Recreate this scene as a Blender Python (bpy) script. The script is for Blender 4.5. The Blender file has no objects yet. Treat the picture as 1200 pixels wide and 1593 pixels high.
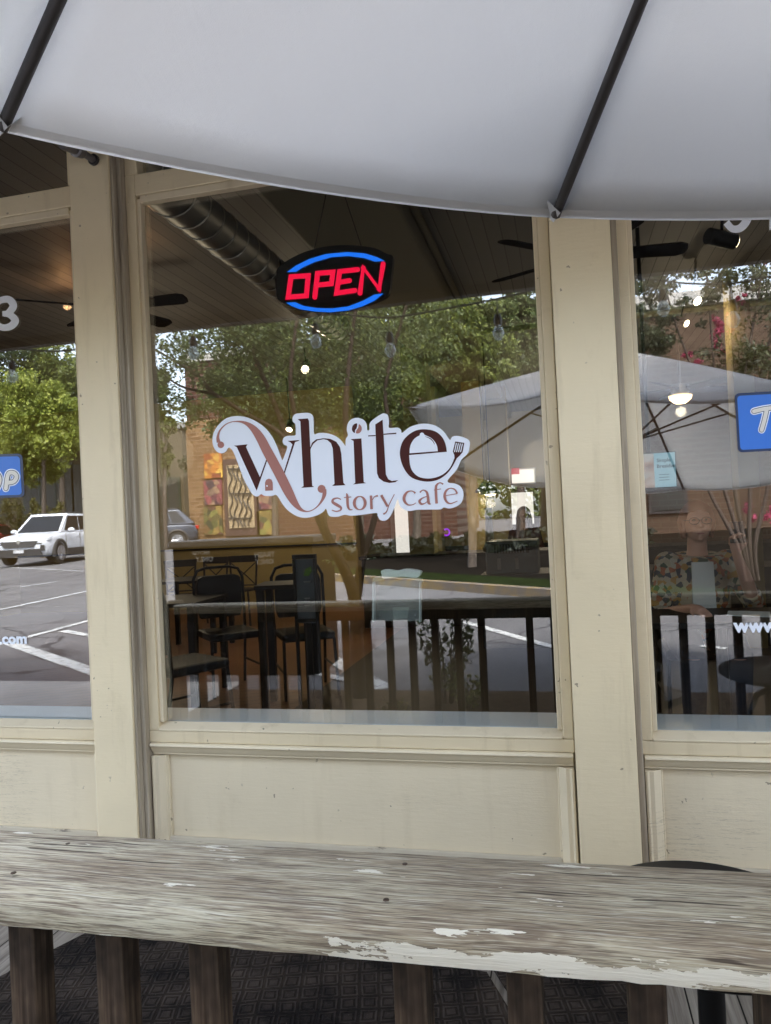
import bpy, math, random
import numpy as np
from mathutils import Vector, Matrix
random.seed(7); rng = np.random.default_rng(7)
S = bpy.context.scene
R = math.radians
# ------------------------------------------------------------------ camera, sky, sun, exposure
D = 2.7                       # camera to window glass (m); glass is the plane y = 0, eye height is z = 0
YAW, PITCH, ROLL = 0.2327, 0.0096, -0.0481
F = 1150.0                    # focal length in pixels of the 1200 x 1593 photograph
def basis():
    fw = Vector((-math.sin(YAW), math.cos(YAW), 0)); rt = Vector((math.cos(YAW), math.sin(YAW), 0)); up = Vector((0, 0, 1))
    f2 = math.cos(PITCH)*fw + math.sin(PITCH)*up; u2 = math.cos(PITCH)*up - math.sin(PITCH)*fw
    r3 = math.cos(ROLL)*rt + math.sin(ROLL)*u2; u3 = math.cos(ROLL)*u2 - math.sin(ROLL)*rt
    return r3, u3, f2
RT, UP, FW = basis()
cd = bpy.data.cameras.new('camera'); cam = bpy.data.objects.new('camera', cd); S.collection.objects.link(cam)
cam.matrix_world = Matrix(((RT.x, UP.x, -FW.x, 0), (RT.y, UP.y, -FW.y, -D), (RT.z, UP.z, -FW.z, 0), (0, 0, 0, 1)))
cd.sensor_fit = 'VERTICAL'; cd.sensor_height = 24; cd.lens = 24*F/1593; cd.clip_end = 600; cd.clip_start = 0.02
S.camera = cam
SUN_EL, SUN_AZ = R(56), R(28)      # sun high behind the shop
w = bpy.data.worlds.new('World'); S.world = w; w.use_nodes = True
wn = w.node_tree; bg = wn.nodes['Background']
sky = wn.nodes.new('ShaderNodeTexSky'); sky.sky_type = 'NISHITA'; sky.sun_disc = False
sky.sun_elevation = SUN_EL; sky.sun_rotation = SUN_AZ; sky.air_density = 1.0; sky.dust_density = 3.0; sky.ozone_density = 1.0
hs = wn.nodes.new('ShaderNodeHueSaturation'); hs.inputs['Saturation'].default_value = .55
wn.links.new(sky.outputs[0], hs.inputs['Color']); wn.links.new(hs.outputs[0], bg.inputs[0]); bg.inputs[1].default_value = 0.15
sl = bpy.data.lights.new('sun', 'SUN'); sl.energy = 1.3; sl.angle = R(12); sl.color = (1, .95, .88)
so = bpy.data.objects.new('sun', sl); S.collection.objects.link(so)
sd = Vector((math.sin(SUN_AZ)*math.cos(SUN_EL), math.cos(SUN_AZ)*math.cos(SUN_EL), math.sin(SUN_EL)))
so.rotation_euler = sd.to_track_quat('Z', 'Y').to_euler()
S.view_settings.view_transform = 'Standard'; S.view_settings.look = 'None'; S.view_settings.gamma = 1
S.view_settings.exposure = 3.3
S.render.engine = 'CYCLES'
S.cycles.use_denoising = True; S.cycles.max_bounces = 9; S.cycles.transparent_max_bounces = 24
S.cycles.sample_clamp_indirect = 6; S.cycles.caustics_reflective = False; S.cycles.caustics_refractive = False

# ------------------------------------------------------------------ where things stand (metres)
DECK, FLOOR, CEIL = -1.42, -1.30, 2.05
def ground_z(y): return -1.30 + 0.02*max(0, -y-3)
def ray(px, py): 
    d = RT*((px-600)/F) - UP*((py-796.5)/F) + FW
    return d/d.y
def W(px, py, Y=0.0):          # seen directly at depth plane Y
    p = ray(px, py)*(Y+D); return Vector((p.x, Y, p.z))
def M(px, py, Y):              # seen mirrored in the glass, standing at y = Y outdoors
    p = ray(px, py)*(D-Y); return Vector((p.x, Y, p.z))
def GD(px, py, z=DECK):        # seen directly on the floor
    r = ray(px, py); t = z/r.z; return Vector((r.x*t, t-D, z))
def GM(px, py):                # seen mirrored on the ground outdoors
    r = ray(px, py); t = -1.3/r.z
    for _ in range(30): t = ground_z(D-t)/r.z*.5 + t*.5
    return Vector((r.x*t, D-t, ground_z(D-t)))

# ------------------------------------------------------------------ materials
MT = {}
def mat(name, col, rough=.6, metal=0, spec=.5, emit=None, es=1, build=None, **k):
    if name in MT: return MT[name]
    m = bpy.data.materials.new(name); m.use_nodes = True; nt = m.node_tree; b = nt.nodes['Principled BSDF']
    b.inputs['Base Color'].default_value = (*col, 1); b.inputs['Roughness'].default_value = rough
    b.inputs['Metallic'].default_value = metal; b.inputs['Specular IOR Level'].default_value = spec
    if emit: b.inputs['Emission Color'].default_value = (*emit, 1); b.inputs['Emission Strength'].default_value = es
    if build: build(nt, b)
    MT[name] = m; return m
def N(nt, t, **k):
    n = nt.nodes.new('ShaderNode'+t)
    for a, v in k.items():
        if a in n.inputs.keys(): n.inputs[a].default_value = v
        else: setattr(n, a, v)
    return n
def coords(nt, scale=(1, 1, 1), rot=(0, 0, 0), kind='Object'):
    c = N(nt, 'TexCoord'); mp = N(nt, 'Mapping'); mp.inputs['Scale'].default_value = scale; mp.inputs['Rotation'].default_value = rot
    nt.links.new(c.outputs[kind], mp.inputs[0]); return mp.outputs[0]
def noise(nt, vec, scale, detail=4, rough=.55, dist=0):
    n = N(nt, 'TexNoise'); n.inputs['Scale'].default_value = scale; n.inputs['Detail'].default_value = detail
    n.inputs['Roughness'].default_value = rough; n.inputs['Distortion'].default_value = dist
    nt.links.new(vec, n.inputs['Vector']); return n.outputs['Fac']
def ramp(nt, fac, stops, interp='LINEAR'):
    r = N(nt, 'ValToRGB'); cr = r.color_ramp; cr.interpolation = interp
    while len(cr.elements) < len(stops): cr.elements.new(.5)
    for e, (p, c) in zip(cr.elements, stops): e.position = p; e.color = (*c, 1) if len(c) == 3 else c
    nt.links.new(fac, r.inputs[0]); return r.outputs[0]
def mix(nt, fac, a, b, bt='MIX'):
    n = N(nt, 'Mix', data_type='RGBA', blend_type=bt)
    for i, v in ((0, fac), (6, a), (7, b)):
        if hasattr(v, 'is_linked') or hasattr(v, 'links'): nt.links.new(v, n.inputs[i])
        elif i == 0: n.inputs[0].default_value = v
        else: n.inputs[i].default_value = (*v, 1)
    return n.outputs[2]
def math_(nt, op, a, b=0.0, c=0.0):
    n = N(nt, 'Math', operation=op)
    for i, v in enumerate((a, b, c)):
        if hasattr(v, 'links'): nt.links.new(v, n.inputs[i])
        else: n.inputs[i].default_value = v
    return n.outputs[0]
def bump(nt, b, h, strength=.3, dist=.01):
    n = N(nt, 'Bump'); n.inputs['Strength'].default_value = strength; n.inputs['Distance'].default_value = dist
    nt.links.new(h, n.inputs['Height']); nt.links.new(n.outputs[0], b.inputs['Normal'])
def sep(nt, v): n = N(nt, 'SeparateXYZ'); nt.links.new(v, n.inputs[0]); return n.outputs
G1 = lambda v: (v, v, v)

def paint_build(c, grime=.35, chips=True, crk=.0):
    def f(nt, b):
        v = coords(nt); 
        n1 = noise(nt, coords(nt, (14, 14, 1.6)), 1.2, 5, .6)
        n2 = noise(nt, v, 2.2, 4); n3 = noise(nt, v, 70, 3, .7)
        base = ramp(nt, n2, [(.3, tuple(x*.9 for x in c)), (.7, c)])
        base = mix(nt, math_(nt, 'MULTIPLY', ramp(nt, n1, [(.55, G1(0)), (.75, G1(1))]), grime), base, (c[0]*.55, c[1]*.5, c[2]*.42))
        if chips:
            n4 = noise(nt, v, 38, 2, .5); n5 = noise(nt, v, 3.1, 2)
            ch = math_(nt, 'MULTIPLY', ramp(nt, n4, [(.725, G1(0)), (.74, G1(1))]), ramp(nt, n5, [(.50, G1(0)), (.55, G1(1))]))
            base = mix(nt, math_(nt, 'MULTIPLY', ch, .7), base, (.16, .12, .08))
        n6 = noise(nt, coords(nt, (1.2, 1.2, 26)), 2.2, 5, .6); n7 = noise(nt, v, 1.7, 2)
        cr = math_(nt, 'MULTIPLY', ramp(nt, math_(nt, 'ABSOLUTE', math_(nt, 'SUBTRACT', n6, .5)), [(.003, G1(1)), (.007, G1(0))]), ramp(nt, n7, [(.56, G1(0)), (.62, G1(.8))]))
        cr = math_(nt, 'MULTIPLY', cr, crk)
        base = mix(nt, cr, base, (.20, .15, .10))
        n8 = noise(nt, v, 7, 5, .7); base = mix(nt, ramp(nt, n8, [(.60, G1(0)), (.74, G1(.20))]), base, (c[0]*.62, c[1]*.58, c[2]*.5))
        nt.links.new(base, b.inputs['Base Color'])
        hb = math_(nt, 'ADD', noise(nt, coords(nt, (8, 8, 60)), 1.5, 4, .7), math_(nt, 'MULTIPLY', n3, .5))
        bump(nt, b, hb, .22, .004)
    return f
cream = mat('cream_paint', (.6, .54, .42), .5, build=paint_build((.79, .665, .44)))
cream2 = mat('cream_paint_frame', (.58, .52, .40), .5, build=paint_build((.74, .62, .41), .45))
panelm = mat('cream_paint_panel', (.6, .54, .42), .45, build=paint_build((.75, .645, .455), .15, True, .6))
def bead_b(nt, b):
    paint_build((.72, .61, .42), .4)(nt, b); base = b.inputs['Base Color'].links[0].from_socket; v = coords(nt); X, Y, Z = sep(nt, v)
    n1 = noise(nt, v, 24, 5, .7); low = ramp(nt, math_(nt, 'MULTIPLY', math_(nt, 'SUBTRACT', 0.62, Z), .8), [(.35, G1(0)), (.95, G1(.5))])
    k = math_(nt, 'GREATER_THAN', math_(nt, 'ADD', n1, math_(nt, 'MULTIPLY', low, .32)), .70)
    base = mix(nt, math_(nt, 'MULTIPLY', k, .85), base, (.07, .065, .04)); nt.links.new(base, b.inputs['Base Color'])
beadm = mat('glazing_bead_paint', (.6, .5, .4), .6, build=bead_b)
def reveal_b(nt, b):
    n1 = noise(nt, coords(nt, (30, 30, 1)), 1.5, 5, .65)
    nt.links.new(ramp(nt, n1, [(.35, (.27, .22, .16)), (.55, (.40, .34, .25)), (.7, (.52, .46, .36))]), b.inputs['Base Color']); bump(nt, b, n1, .4, .004)
dark_cream = mat('streaky_dark_cream', (.4, .34, .25), .7, build=reveal_b)  # cream in vertical streaks, darker than the pillar faces
ledge = mat('white_ledge_paint', (.74, .80, .86), .35)
def crack_b(nt, b):
    v = coords(nt, (1, 1, 1)); 
    nt.links.new(ramp(nt, noise(nt, coords(nt, (3, 3, 25)), 3, 6, .7), [(.30, (.10, .08, .06)), (.38, (.52, .46, .35))]), b.inputs['Base Color'])
cracked = mat('cracked_paint_edge', (.5, .45, .35), .7, build=crack_b)

def rail_b(nt, b):                       # weathered grey handrail with flaking white paint
    co = coords(nt); X, Y, Z = sep(nt, co)
    wv = noise(nt, coords(nt, (2.2, 5, 5)), 1.3, 2)
    def grain(sx, sy, amp, det=5, rg=.6):
        wob = N(nt, 'VectorMath', operation='ADD'); nt.links.new(coords(nt, (sx, sy, sy)), wob.inputs[0])
        cmb = N(nt, 'CombineXYZ'); nt.links.new(math_(nt, 'MULTIPLY', wv, amp), cmb.inputs[1]); nt.links.new(math_(nt, 'MULTIPLY', wv, amp), cmb.inputs[2])
        nt.links.new(cmb.outputs[0], wob.inputs[1]); return noise(nt, wob.outputs[0], 1.0, det, rg)
    g = grain(5, 150, 4.5); fine = grain(9, 210, 5, 4, .7); low = noise(nt, coords(nt, (2.0, 9, 9)), 1.2, 4, .6); low2 = noise(nt, coords(nt, (3.5, 24, 24)), 1.4, 5, .65)
    c = ramp(nt, low, [(.32, (.29, .23, .155)), (.44, (.41, .35, .25)), (.55, (.52, .47, .345)), (.70, (.62, .585, .45))])
    c = mix(nt, ramp(nt, low2, [(.50, G1(0)), (.66, G1(.55))]), c, (.27, .215, .16))
    c = mix(nt, ramp(nt, g, [(.36, G1(.75)), (.48, G1(0))]), c, (.24, .19, .145))
    c = mix(nt, ramp(nt, g, [(.55, G1(0)), (.70, G1(.5))]), c, (.66, .64, .55))
    c = mix(nt, ramp(nt, fine, [(.37, G1(.8)), (.50, G1(0))]), c, (.19, .15, .115))
    hair = grain(14, 620, 6, 3, .6); c = mix(nt, ramp(nt, hair, [(.38, G1(.75)), (.47, G1(0))]), c, (.12, .095, .07)); c = mix(nt, ramp(nt, hair, [(.56, G1(0)), (.66, G1(.6))]), c, (.72, .70, .58))
    crk = grain(1.8, 95, 3, 2, .5); c = mix(nt, ramp(nt, crk, [(.69, G1(0)), (.70, G1(.9))]), c, (.06, .045, .035))
    vo = N(nt, 'TexVoronoi'); vo.inputs['Scale'].default_value = 1; nt.links.new(coords(nt, (2.2, 9, 4)), vo.inputs['Vector'])
    kn = ramp(nt, vo.outputs['Distance'], [(.0, G1(1)), (.045, G1(.8)), (.075, G1(0)), (.10, G1(.5)), (.13, G1(0))]); c = mix(nt, math_(nt, 'MULTIPLY', kn, .7), c, (.13, .09, .065))
    # white paint left along the lower front edge and in a few scraps on top
    nz = noise(nt, coords(nt, (9, 30, 30)), 1.6, 5, .65)
    lim = math_(nt, 'ADD', math_(nt, 'MULTIPLY', nz, .06), -.562-DECK)
    lim = math_(nt, 'ADD', lim, math_(nt, 'MULTIPLY', math_(nt, 'ADD', X, .25), .012))
    low = math_(nt, 'LESS_THAN', Z, lim)
    frt = math_(nt, 'LESS_THAN', Y, -1.792+1.72)
    xs = math_(nt, 'GREATER_THAN', math_(nt, 'ADD', X, math_(nt, 'MULTIPLY', nz, .2)), -.21)
    hole = math_(nt, 'LESS_THAN', noise(nt, coords(nt, (4, 14, 14)), 1.9, 6, .65), .56)
    m1 = math_(nt, 'MULTIPLY', math_(nt, 'MULTIPLY', low, frt), math_(nt, 'MULTIPLY', xs, hole))
    sc = noise(nt, coords(nt, (5, 36, 36)), 1.3, 5, .6); sc2 = noise(nt, coords(nt, (1.5, 1.5, 1.5)), 2.4, 1)
    m2 = math_(nt, 'MULTIPLY', math_(nt, 'GREATER_THAN', sc, .655), math_(nt, 'GREATER_THAN', sc2, .44))
    m = math_(nt, 'MAXIMUM', m1, m2)
    c = mix(nt, m, c, (.80, .77, .66))
    nt.links.new(c, b.inputs['Base Color'])
    h = math_(nt, 'ADD', math_(nt, 'ADD', math_(nt, 'MULTIPLY', fine, .5), g), math_(nt, 'MULTIPLY', m, .9))
    bump(nt, b, h, .8, .0035)
railm = mat('weathered_rail_wood', (.4, .38, .33), .8, spec=.25, build=rail_b)
def bal_b(nt, b):
    g = noise(nt, coords(nt, (60, 60, 2)), 1.4, 6, .65); g2 = noise(nt, coords(nt, (5, 5, 2.5)), 2, 4)
    c = ramp(nt, g, [(.32, (.022, .014, .009)), (.52, (.085, .057, .038)), (.72, (.19, .14, .095))])
    c = mix(nt, ramp(nt, g2, [(.42, G1(.85)), (.58, G1(0))]), c, (.012, .009, .007))
    nt.links.new(c, b.inputs['Base Color']); bump(nt, b, g, .5, .004)
balm = mat('dark_baluster_wood', (.1, .08, .06), .85, spec=.2, build=bal_b)
def board_b(nt, b):
    v = coords(nt, (1, 1, 1)); X, Y, Z = sep(nt, v)
    g = noise(nt, coords(nt, (60, 2, 60)), 1.2, 6, .65)
    c = ramp(nt, g, [(.3, (.13, .11, .09)), (.5, (.25, .22, .185)), (.7, (.36, .33, .28))])
    fr = math_(nt, 'FRACT', math_(nt, 'MULTIPLY', X, 7.1)); gap = math_(nt, 'LESS_THAN', fr, .035)
    c = mix(nt, gap, c, (.012, .01, .008)); nt.links.new(c, b.inputs['Base Color'])
    bump(nt, b, math_(nt, 'SUBTRACT', g, math_(nt, 'MULTIPLY', gap, 3)), .5, .004)
boards = mat('deck_boards', (.25, .22, .18), .85, spec=.2, build=board_b)
def mat_b(nt, b):                        # black rubber mat: raised squares in rings
    v = coords(nt, (1, 1, 1), (0, 0, R(-14))); wv_ = N(nt, 'TexNoise'); wv_.inputs['Scale'].default_value = 9; nt.links.new(v, wv_.inputs['Vector']); ad = N(nt, 'VectorMath', operation='SCALE'); ad.inputs['Scale'].default_value = .018; nt.links.new(wv_.outputs['Color'], ad.inputs[0]); ad2 = N(nt, 'VectorMath', operation='ADD'); nt.links.new(v, ad2.inputs[0]); nt.links.new(ad.outputs[0], ad2.inputs[1]); X, Y, Z = sep(nt, ad2.outputs[0])
    fx = math_(nt, 'ABSOLUTE', math_(nt, 'SUBTRACT', math_(nt, 'FRACT', math_(nt, 'MULTIPLY', X, 17)), .5))
    fy = math_(nt, 'ABSOLUTE', math_(nt, 'SUBTRACT', math_(nt, 'FRACT', math_(nt, 'MULTIPLY', Y, 17)), .5))
    d = math_(nt, 'MAXIMUM', fx, fy)
    h = ramp(nt, d, [(.0, G1(.6)), (.20, G1(.6)), (.25, G1(0)), (.30, G1(0)), (.34, G1(1)), (.40, G1(1)), (.44, G1(0))])
    n = noise(nt, v, 160, 3, .7); n2 = noise(nt, v, 5, 4)
    c = ramp(nt, n2, [(.4, (.010, .008, .008)), (.7, (.045, .033, .025))])
    c = mix(nt, ramp(nt, n, [(.66, G1(0)), (.74, G1(.6))]), c, (.18, .16, .14))
    c = mix(nt, math_(nt, 'MULTIPLY', h, ramp(nt, noise(nt, v, 5, 6, .7), [(.38, G1(.05)), (.62, G1(.85))])), c, (.085, .068, .058))
    nt.links.new(c, b.inputs['Base Color']); bump(nt, b, math_(nt, 'ADD', h, math_(nt, 'MULTIPLY', n, .4)), 1, .012)
rubber = mat('black_rubber', (.03, .03, .03), .95, spec=.12, build=mat_b)
def fabric_b(nt, b):
    v = coords(nt); n = noise(nt, coords(nt, (1, 1, 1)), 900, 2); n2 = noise(nt, v, 2.0, 3)
    nt.links.new(ramp(nt, n2, [(.3, (.70, .69, .68)), (.7, (.74, .73, .715))]), b.inputs['Base Color'])
    bump(nt, b, math_(nt, 'ADD', math_(nt, 'MULTIPLY', n, .12), math_(nt, 'ADD', noise(nt, coords(nt, (3, 3, 3)), 2.2, 4), math_(nt, 'MULTIPLY', noise(nt, coords(nt, (22, 5, 9)), 1.6, 3), .30))), .5, .02)
    tr = N(nt, 'BsdfTranslucent'); tr.inputs[0].default_value = (.81, .81, .80, 1)
    mx = N(nt, 'MixShader'); mx.inputs[0].default_value = .44
    nt.links.new(b.outputs[0], mx.inputs[1]); nt.links.new(tr.outputs[0], mx.inputs[2])
    nt.links.new(mx.outputs[0], nt.nodes['Material Output'].inputs[0])
fabric = mat('umbrella_fabric', (.72, .73, .75), .9, spec=.1, build=fabric_b)
fabhem = mat('umbrella_hem', (.55, .56, .58), .9, spec=.1)
ribm = mat('dark_bronze_metal', (.05, .045, .045), .4, metal=.3)
blackm = mat('black_metal', (.006, .006, .006), .45, spec=.3)
blackw = mat('black_tabletop', (.008, .007, .007), .5, spec=.25)
vinyl = mat('black_vinyl', (.012, .015, .018), .5, spec=.3)
def glass_b(nt, b):
    t = N(nt, 'BsdfTransparent'); t.inputs[0].default_value = (.96, .98, .965, 1)
    g = N(nt, 'BsdfGlossy'); g.inputs['Roughness'].default_value = 0; g.inputs['Color'].default_value = (.97, .98, 1, 1)
    lw = N(nt, 'LayerWeight'); lw.inputs[0].default_value = .12
    fac = math_(nt, 'ADD', math_(nt, 'MULTIPLY', lw.outputs['Fresnel'], .25), .14)
    m = N(nt, 'MixShader'); nt.links.new(fac, m.inputs[0])
    nt.links.new(t.outputs[0], m.inputs[1]); nt.links.new(g.outputs[0], m.inputs[2])
    nt.links.new(m.outputs[0], nt.nodes['Material Output'].inputs[0])
glass = mat('window_glass', (1, 1, 1), build=glass_b)
def clear_b(nt, b):
    t = N(nt, 'BsdfTransparent'); t.inputs[0].default_value = (.88, .93, .92, 1)
    m = N(nt, 'MixShader'); m.inputs[0].default_value = .16
    nt.links.new(t.outputs[0], m.inputs[1]); nt.links.new(b.outputs[0], m.inputs[2]); nt.links.new(m.outputs[0], nt.nodes['Material Output'].inputs[0])
clear = mat('clear_acrylic', (.7, .75, .75), .1, build=clear_b)
bulbg = mat('bulb_glass', (.8, .85, .9), .08, build=lambda nt, b: (clear_b(nt, b), [setattr(n.inputs[0], 'default_value', .38) for n in nt.nodes if n.type == 'MIX_SHADER']))
st_white = mat('white_vinyl_print', (.84, .87, .93), .5, spec=.2)
st_brown = mat('dark_brown_print', (.07, .02, .016), .6, spec=.15)
st_pink = mat('rose_brown_print', (.42, .19, .155), .6, spec=.15)
st_cream = mat('cream_print', (.72, .68, .6), .4)
st_blue = mat('blue_print', (.03, .17, .62), .35)
st_navy = mat('navy_print', (.012, .03, .09), .35)
def asphalt_b(nt, b):
    v = coords(nt); base = ramp(nt, noise(nt, v, .35, 5, .6), [(.35, (.070, .067, .069)), (.65, (.115, .112, .113))])
    base = mix(nt, ramp(nt, noise(nt, v, 90, 3, .8), [(.40, G1(0)), (.70, G1(.75))]), base, (.24, .23, .23))
    base = mix(nt, ramp(nt, noise(nt, v, 60, 2, .7), [(.30, G1(.8)), (.42, G1(0))]), base, (.03, .03, .03))
    vo = N(nt, 'TexVoronoi', feature='DISTANCE_TO_EDGE'); vo.inputs['Scale'].default_value = .33
    dn_ = N(nt, 'VectorMath', operation='ADD'); nz = N(nt, 'TexNoise'); nz.inputs['Scale'].default_value = 1.1; nz.inputs['Detail'].default_value = 5; nt.links.new(v, nz.inputs['Vector'])
    nt.links.new(v, dn_.inputs[0]); nt.links.new(nz.outputs['Color'], dn_.inputs[1]); nt.links.new(dn_.outputs[0], vo.inputs['Vector'])
    base = mix(nt, ramp(nt, vo.outputs['Distance'], [(.004, G1(.75)), (.010, G1(0))]), base, (.02, .02, .02))
    base = mix(nt, ramp(nt, noise(nt, v, .8, 3, .5), [(.62, G1(0)), (.70, G1(.45))]), base, (.04, .038, .036))
    nt.links.new(base, b.inputs['Base Color'])
asphalt = mat('asphalt', (.1, .1, .1), .9, spec=.15, build=asphalt_b)
marking = mat('road_paint', (.62, .62, .60), .7, build=lambda nt, b: nt.links.new(ramp(nt, noise(nt, coords(nt), 14, 6, .75), [(.40, (.12, .12, .12)), (.50, (.52, .52, .5))]), b.inputs['Base Color']))
yellowp = mat('yellow_kerb_paint', (.42, .28, .06), .8, build=lambda nt, b: nt.links.new(ramp(nt, noise(nt, coords(nt), 5, 6, .7), [(.45, (.14, .115, .095)), (.62, (.24, .16, .05))]), b.inputs['Base Color']))
concrete = mat('concrete', (.38, .36, .33), .85, build=lambda nt, b: nt.links.new(ramp(nt, noise(nt, coords(nt), 3, 6, .65), [(.3, (.28, .265, .24)), (.7, (.42, .4, .37))]), b.inputs['Base Color']))
soil = mat('soil', (.09, .065, .045), 1, spec=0, build=lambda nt, b: (nt.links.new(ramp(nt, noise(nt, coords(nt), 30, 6, .75), [(.3, (.03, .02, .014)), (.6, (.12, .085, .055)), (.75, (.22, .17, .11))]), b.inputs['Base Color'])))
lawn = mat('lawn', (.06, .09, .03), 1, spec=0, build=lambda nt, b: (nt.links.new(ramp(nt, noise(nt, coords(nt), 6, 6, .75), [(.3, (.008, .009, .005)), (.6, (.018, .026, .008)), (.75, (.05, .055, .02))]), b.inputs['Base Color'])))
def leaf_mat(name, c1, c2, c3=None):
    def f(nt, b):
        g = N(nt, 'NewGeometry'); c3_ = c3 or tuple(x*.55 for x in c1)
        col = ramp(nt, g.outputs['Random Per Island'], [(0, c3_), (.4, c1), (1, c2)])
        nt.links.new(col, b.inputs['Base Color'])
        tr = N(nt, 'BsdfTranslucent'); nt.links.new(col, tr.inputs[0]); mx = N(nt, 'MixShader'); mx.inputs[0].default_value = .45
        nt.links.new(b.outputs[0], mx.inputs[1]); nt.links.new(tr.outputs[0], mx.inputs[2]); nt.links.new(mx.outputs[0], nt.nodes['Material Output'].inputs[0])
    return mat(name, c1, .55, build=f)
lf_green = leaf_mat('leaves_green', (.10, .135, .025), (.22, .25, .05))
lf_lime = leaf_mat('leaves_lime', (.20, .25, .035), (.36, .38, .07))
lf_dark = leaf_mat('leaves_dark', (.03, .055, .02), (.07, .10, .035))
lf_mid = leaf_mat('leaves_mid', (.075, .11, .03), (.16, .19, .055))
lf_hedge = leaf_mat('leaves_hedge', (.12, .12, .03), (.24, .21, .06))
pinkfl = leaf_mat('pink_blossom', (.50, .07, .16), (.75, .16, .28))
bark = mat('bark', (.12, .095, .08), .9, build=lambda nt, b: nt.links.new(ramp(nt, noise(nt, coords(nt, (8, 8, 2)), 3, 5, .6), [(.3, (.04, .03, .024)), (.55, (.10, .078, .06)), (.75, (.19, .155, .125))]), b.inputs['Base Color']))
darkbark = mat('dark_bark', (.05, .04, .032), .9)
def brick_mat(name, c1, c2, mort, sc=1.0, rot=(R(90), 0, 0)):
    def f(nt, b):
        br = N(nt, 'TexBrick'); nt.links.new(coords(nt, (1, 1, 1), rot), br.inputs['Vector'])
        br.inputs['Color1'].default_value = (*c1, 1); br.inputs['Color2'].default_value = (*c2, 1); br.inputs['Mortar'].default_value = (*mort, 1)
        br.inputs['Scale'].default_value = sc; br.inputs['Brick Width'].default_value = .22; br.inputs['Row Height'].default_value = .075; br.inputs['Mortar Size'].default_value = .008
        nt.links.new(mix(nt, ramp(nt, noise(nt, coords(nt), .7, 4), [(.4, G1(0)), (.7, G1(.35))]), br.outputs[0], tuple(x*.6 for x in c1)), b.inputs['Base Color'])
    return mat(name, c1, .9, spec=.2, build=f)
redbrick = brick_mat('red_brick', (.085, .034, .024), (.05, .02, .016), (.12, .085, .065), .45)
tanbrick = brick_mat('tan_brick', (.23, .135, .065), (.15, .08, .04), (.26, .18, .11), .45)
brownbrick = brick_mat('brown_brick', (.085, .05, .032), (.06, .035, .022), (.09, .07, .05))
def plank_b(nt, b):                      # beadboard running away from the window
    v = coords(nt); X, Y, Z = sep(nt, v)
    fr = math_(nt, 'FRACT', math_(nt, 'MULTIPLY', X, 9.2)); gap = math_(nt, 'LESS_THAN', fr, .07)
    cell = math_(nt, 'FLOOR', math_(nt, 'MULTIPLY', X, 9.2)); wn_ = N(nt, 'TexWhiteNoise', noise_dimensions='1D'); nt.links.new(cell, wn_.inputs['W'])
    c = mix(nt, wn_.outputs[0], (.095, .087, .083), (.15, .138, .13)); c = mix(nt, gap, c, (.015, .012, .01))
    nt.links.new(c, b.inputs['Base Color'])
planks = mat('ceiling_planks', (.2, .17, .14), .6, build=plank_b)
def wfloor_b(nt, b):
    v = coords(nt, (1, 1, 1), (0, 0, R(62))); X, Y, Z = sep(nt, v)
    fr = math_(nt, 'FRACT', math_(nt, 'MULTIPLY', X, 9)); gap = math_(nt, 'LESS_THAN', fr, .08)
    c = ramp(nt, noise(nt, v, 1.6, 5), [(.3, (.15, .062, .030)), (.7, (.24, .105, .052))]); c = mix(nt, gap, c, (.04, .015, .008))
    nt.links.new(c, b.inputs['Base Color'])
wfloor = mat('brown_wood_floor', (.25, .1, .05), .4, build=wfloor_b)
ochre = mat('ochre_wall_paint', (.34, .235, .075), .8, build=lambda nt, b: nt.links.new(ramp(nt, noise(nt, coords(nt), .8, 3), [(.3, (.34, .26, .10)), (.7, (.40, .31, .125))]), b.inputs['Base Color']))
olive = mat('olive_wall_paint', (.30, .27, .12), .8)
soffm = mat('taupe_soffit_paint', (.21, .185, .12), .8)
darkw = mat('dark_wainscot', (.018, .016, .015), .5)
steel = mat('galvanised_duct', (.20, .20, .20), .42, metal=.85)
steelseam = mat('duct_seam', (.62, .58, .52), .4, metal=.7)

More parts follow.
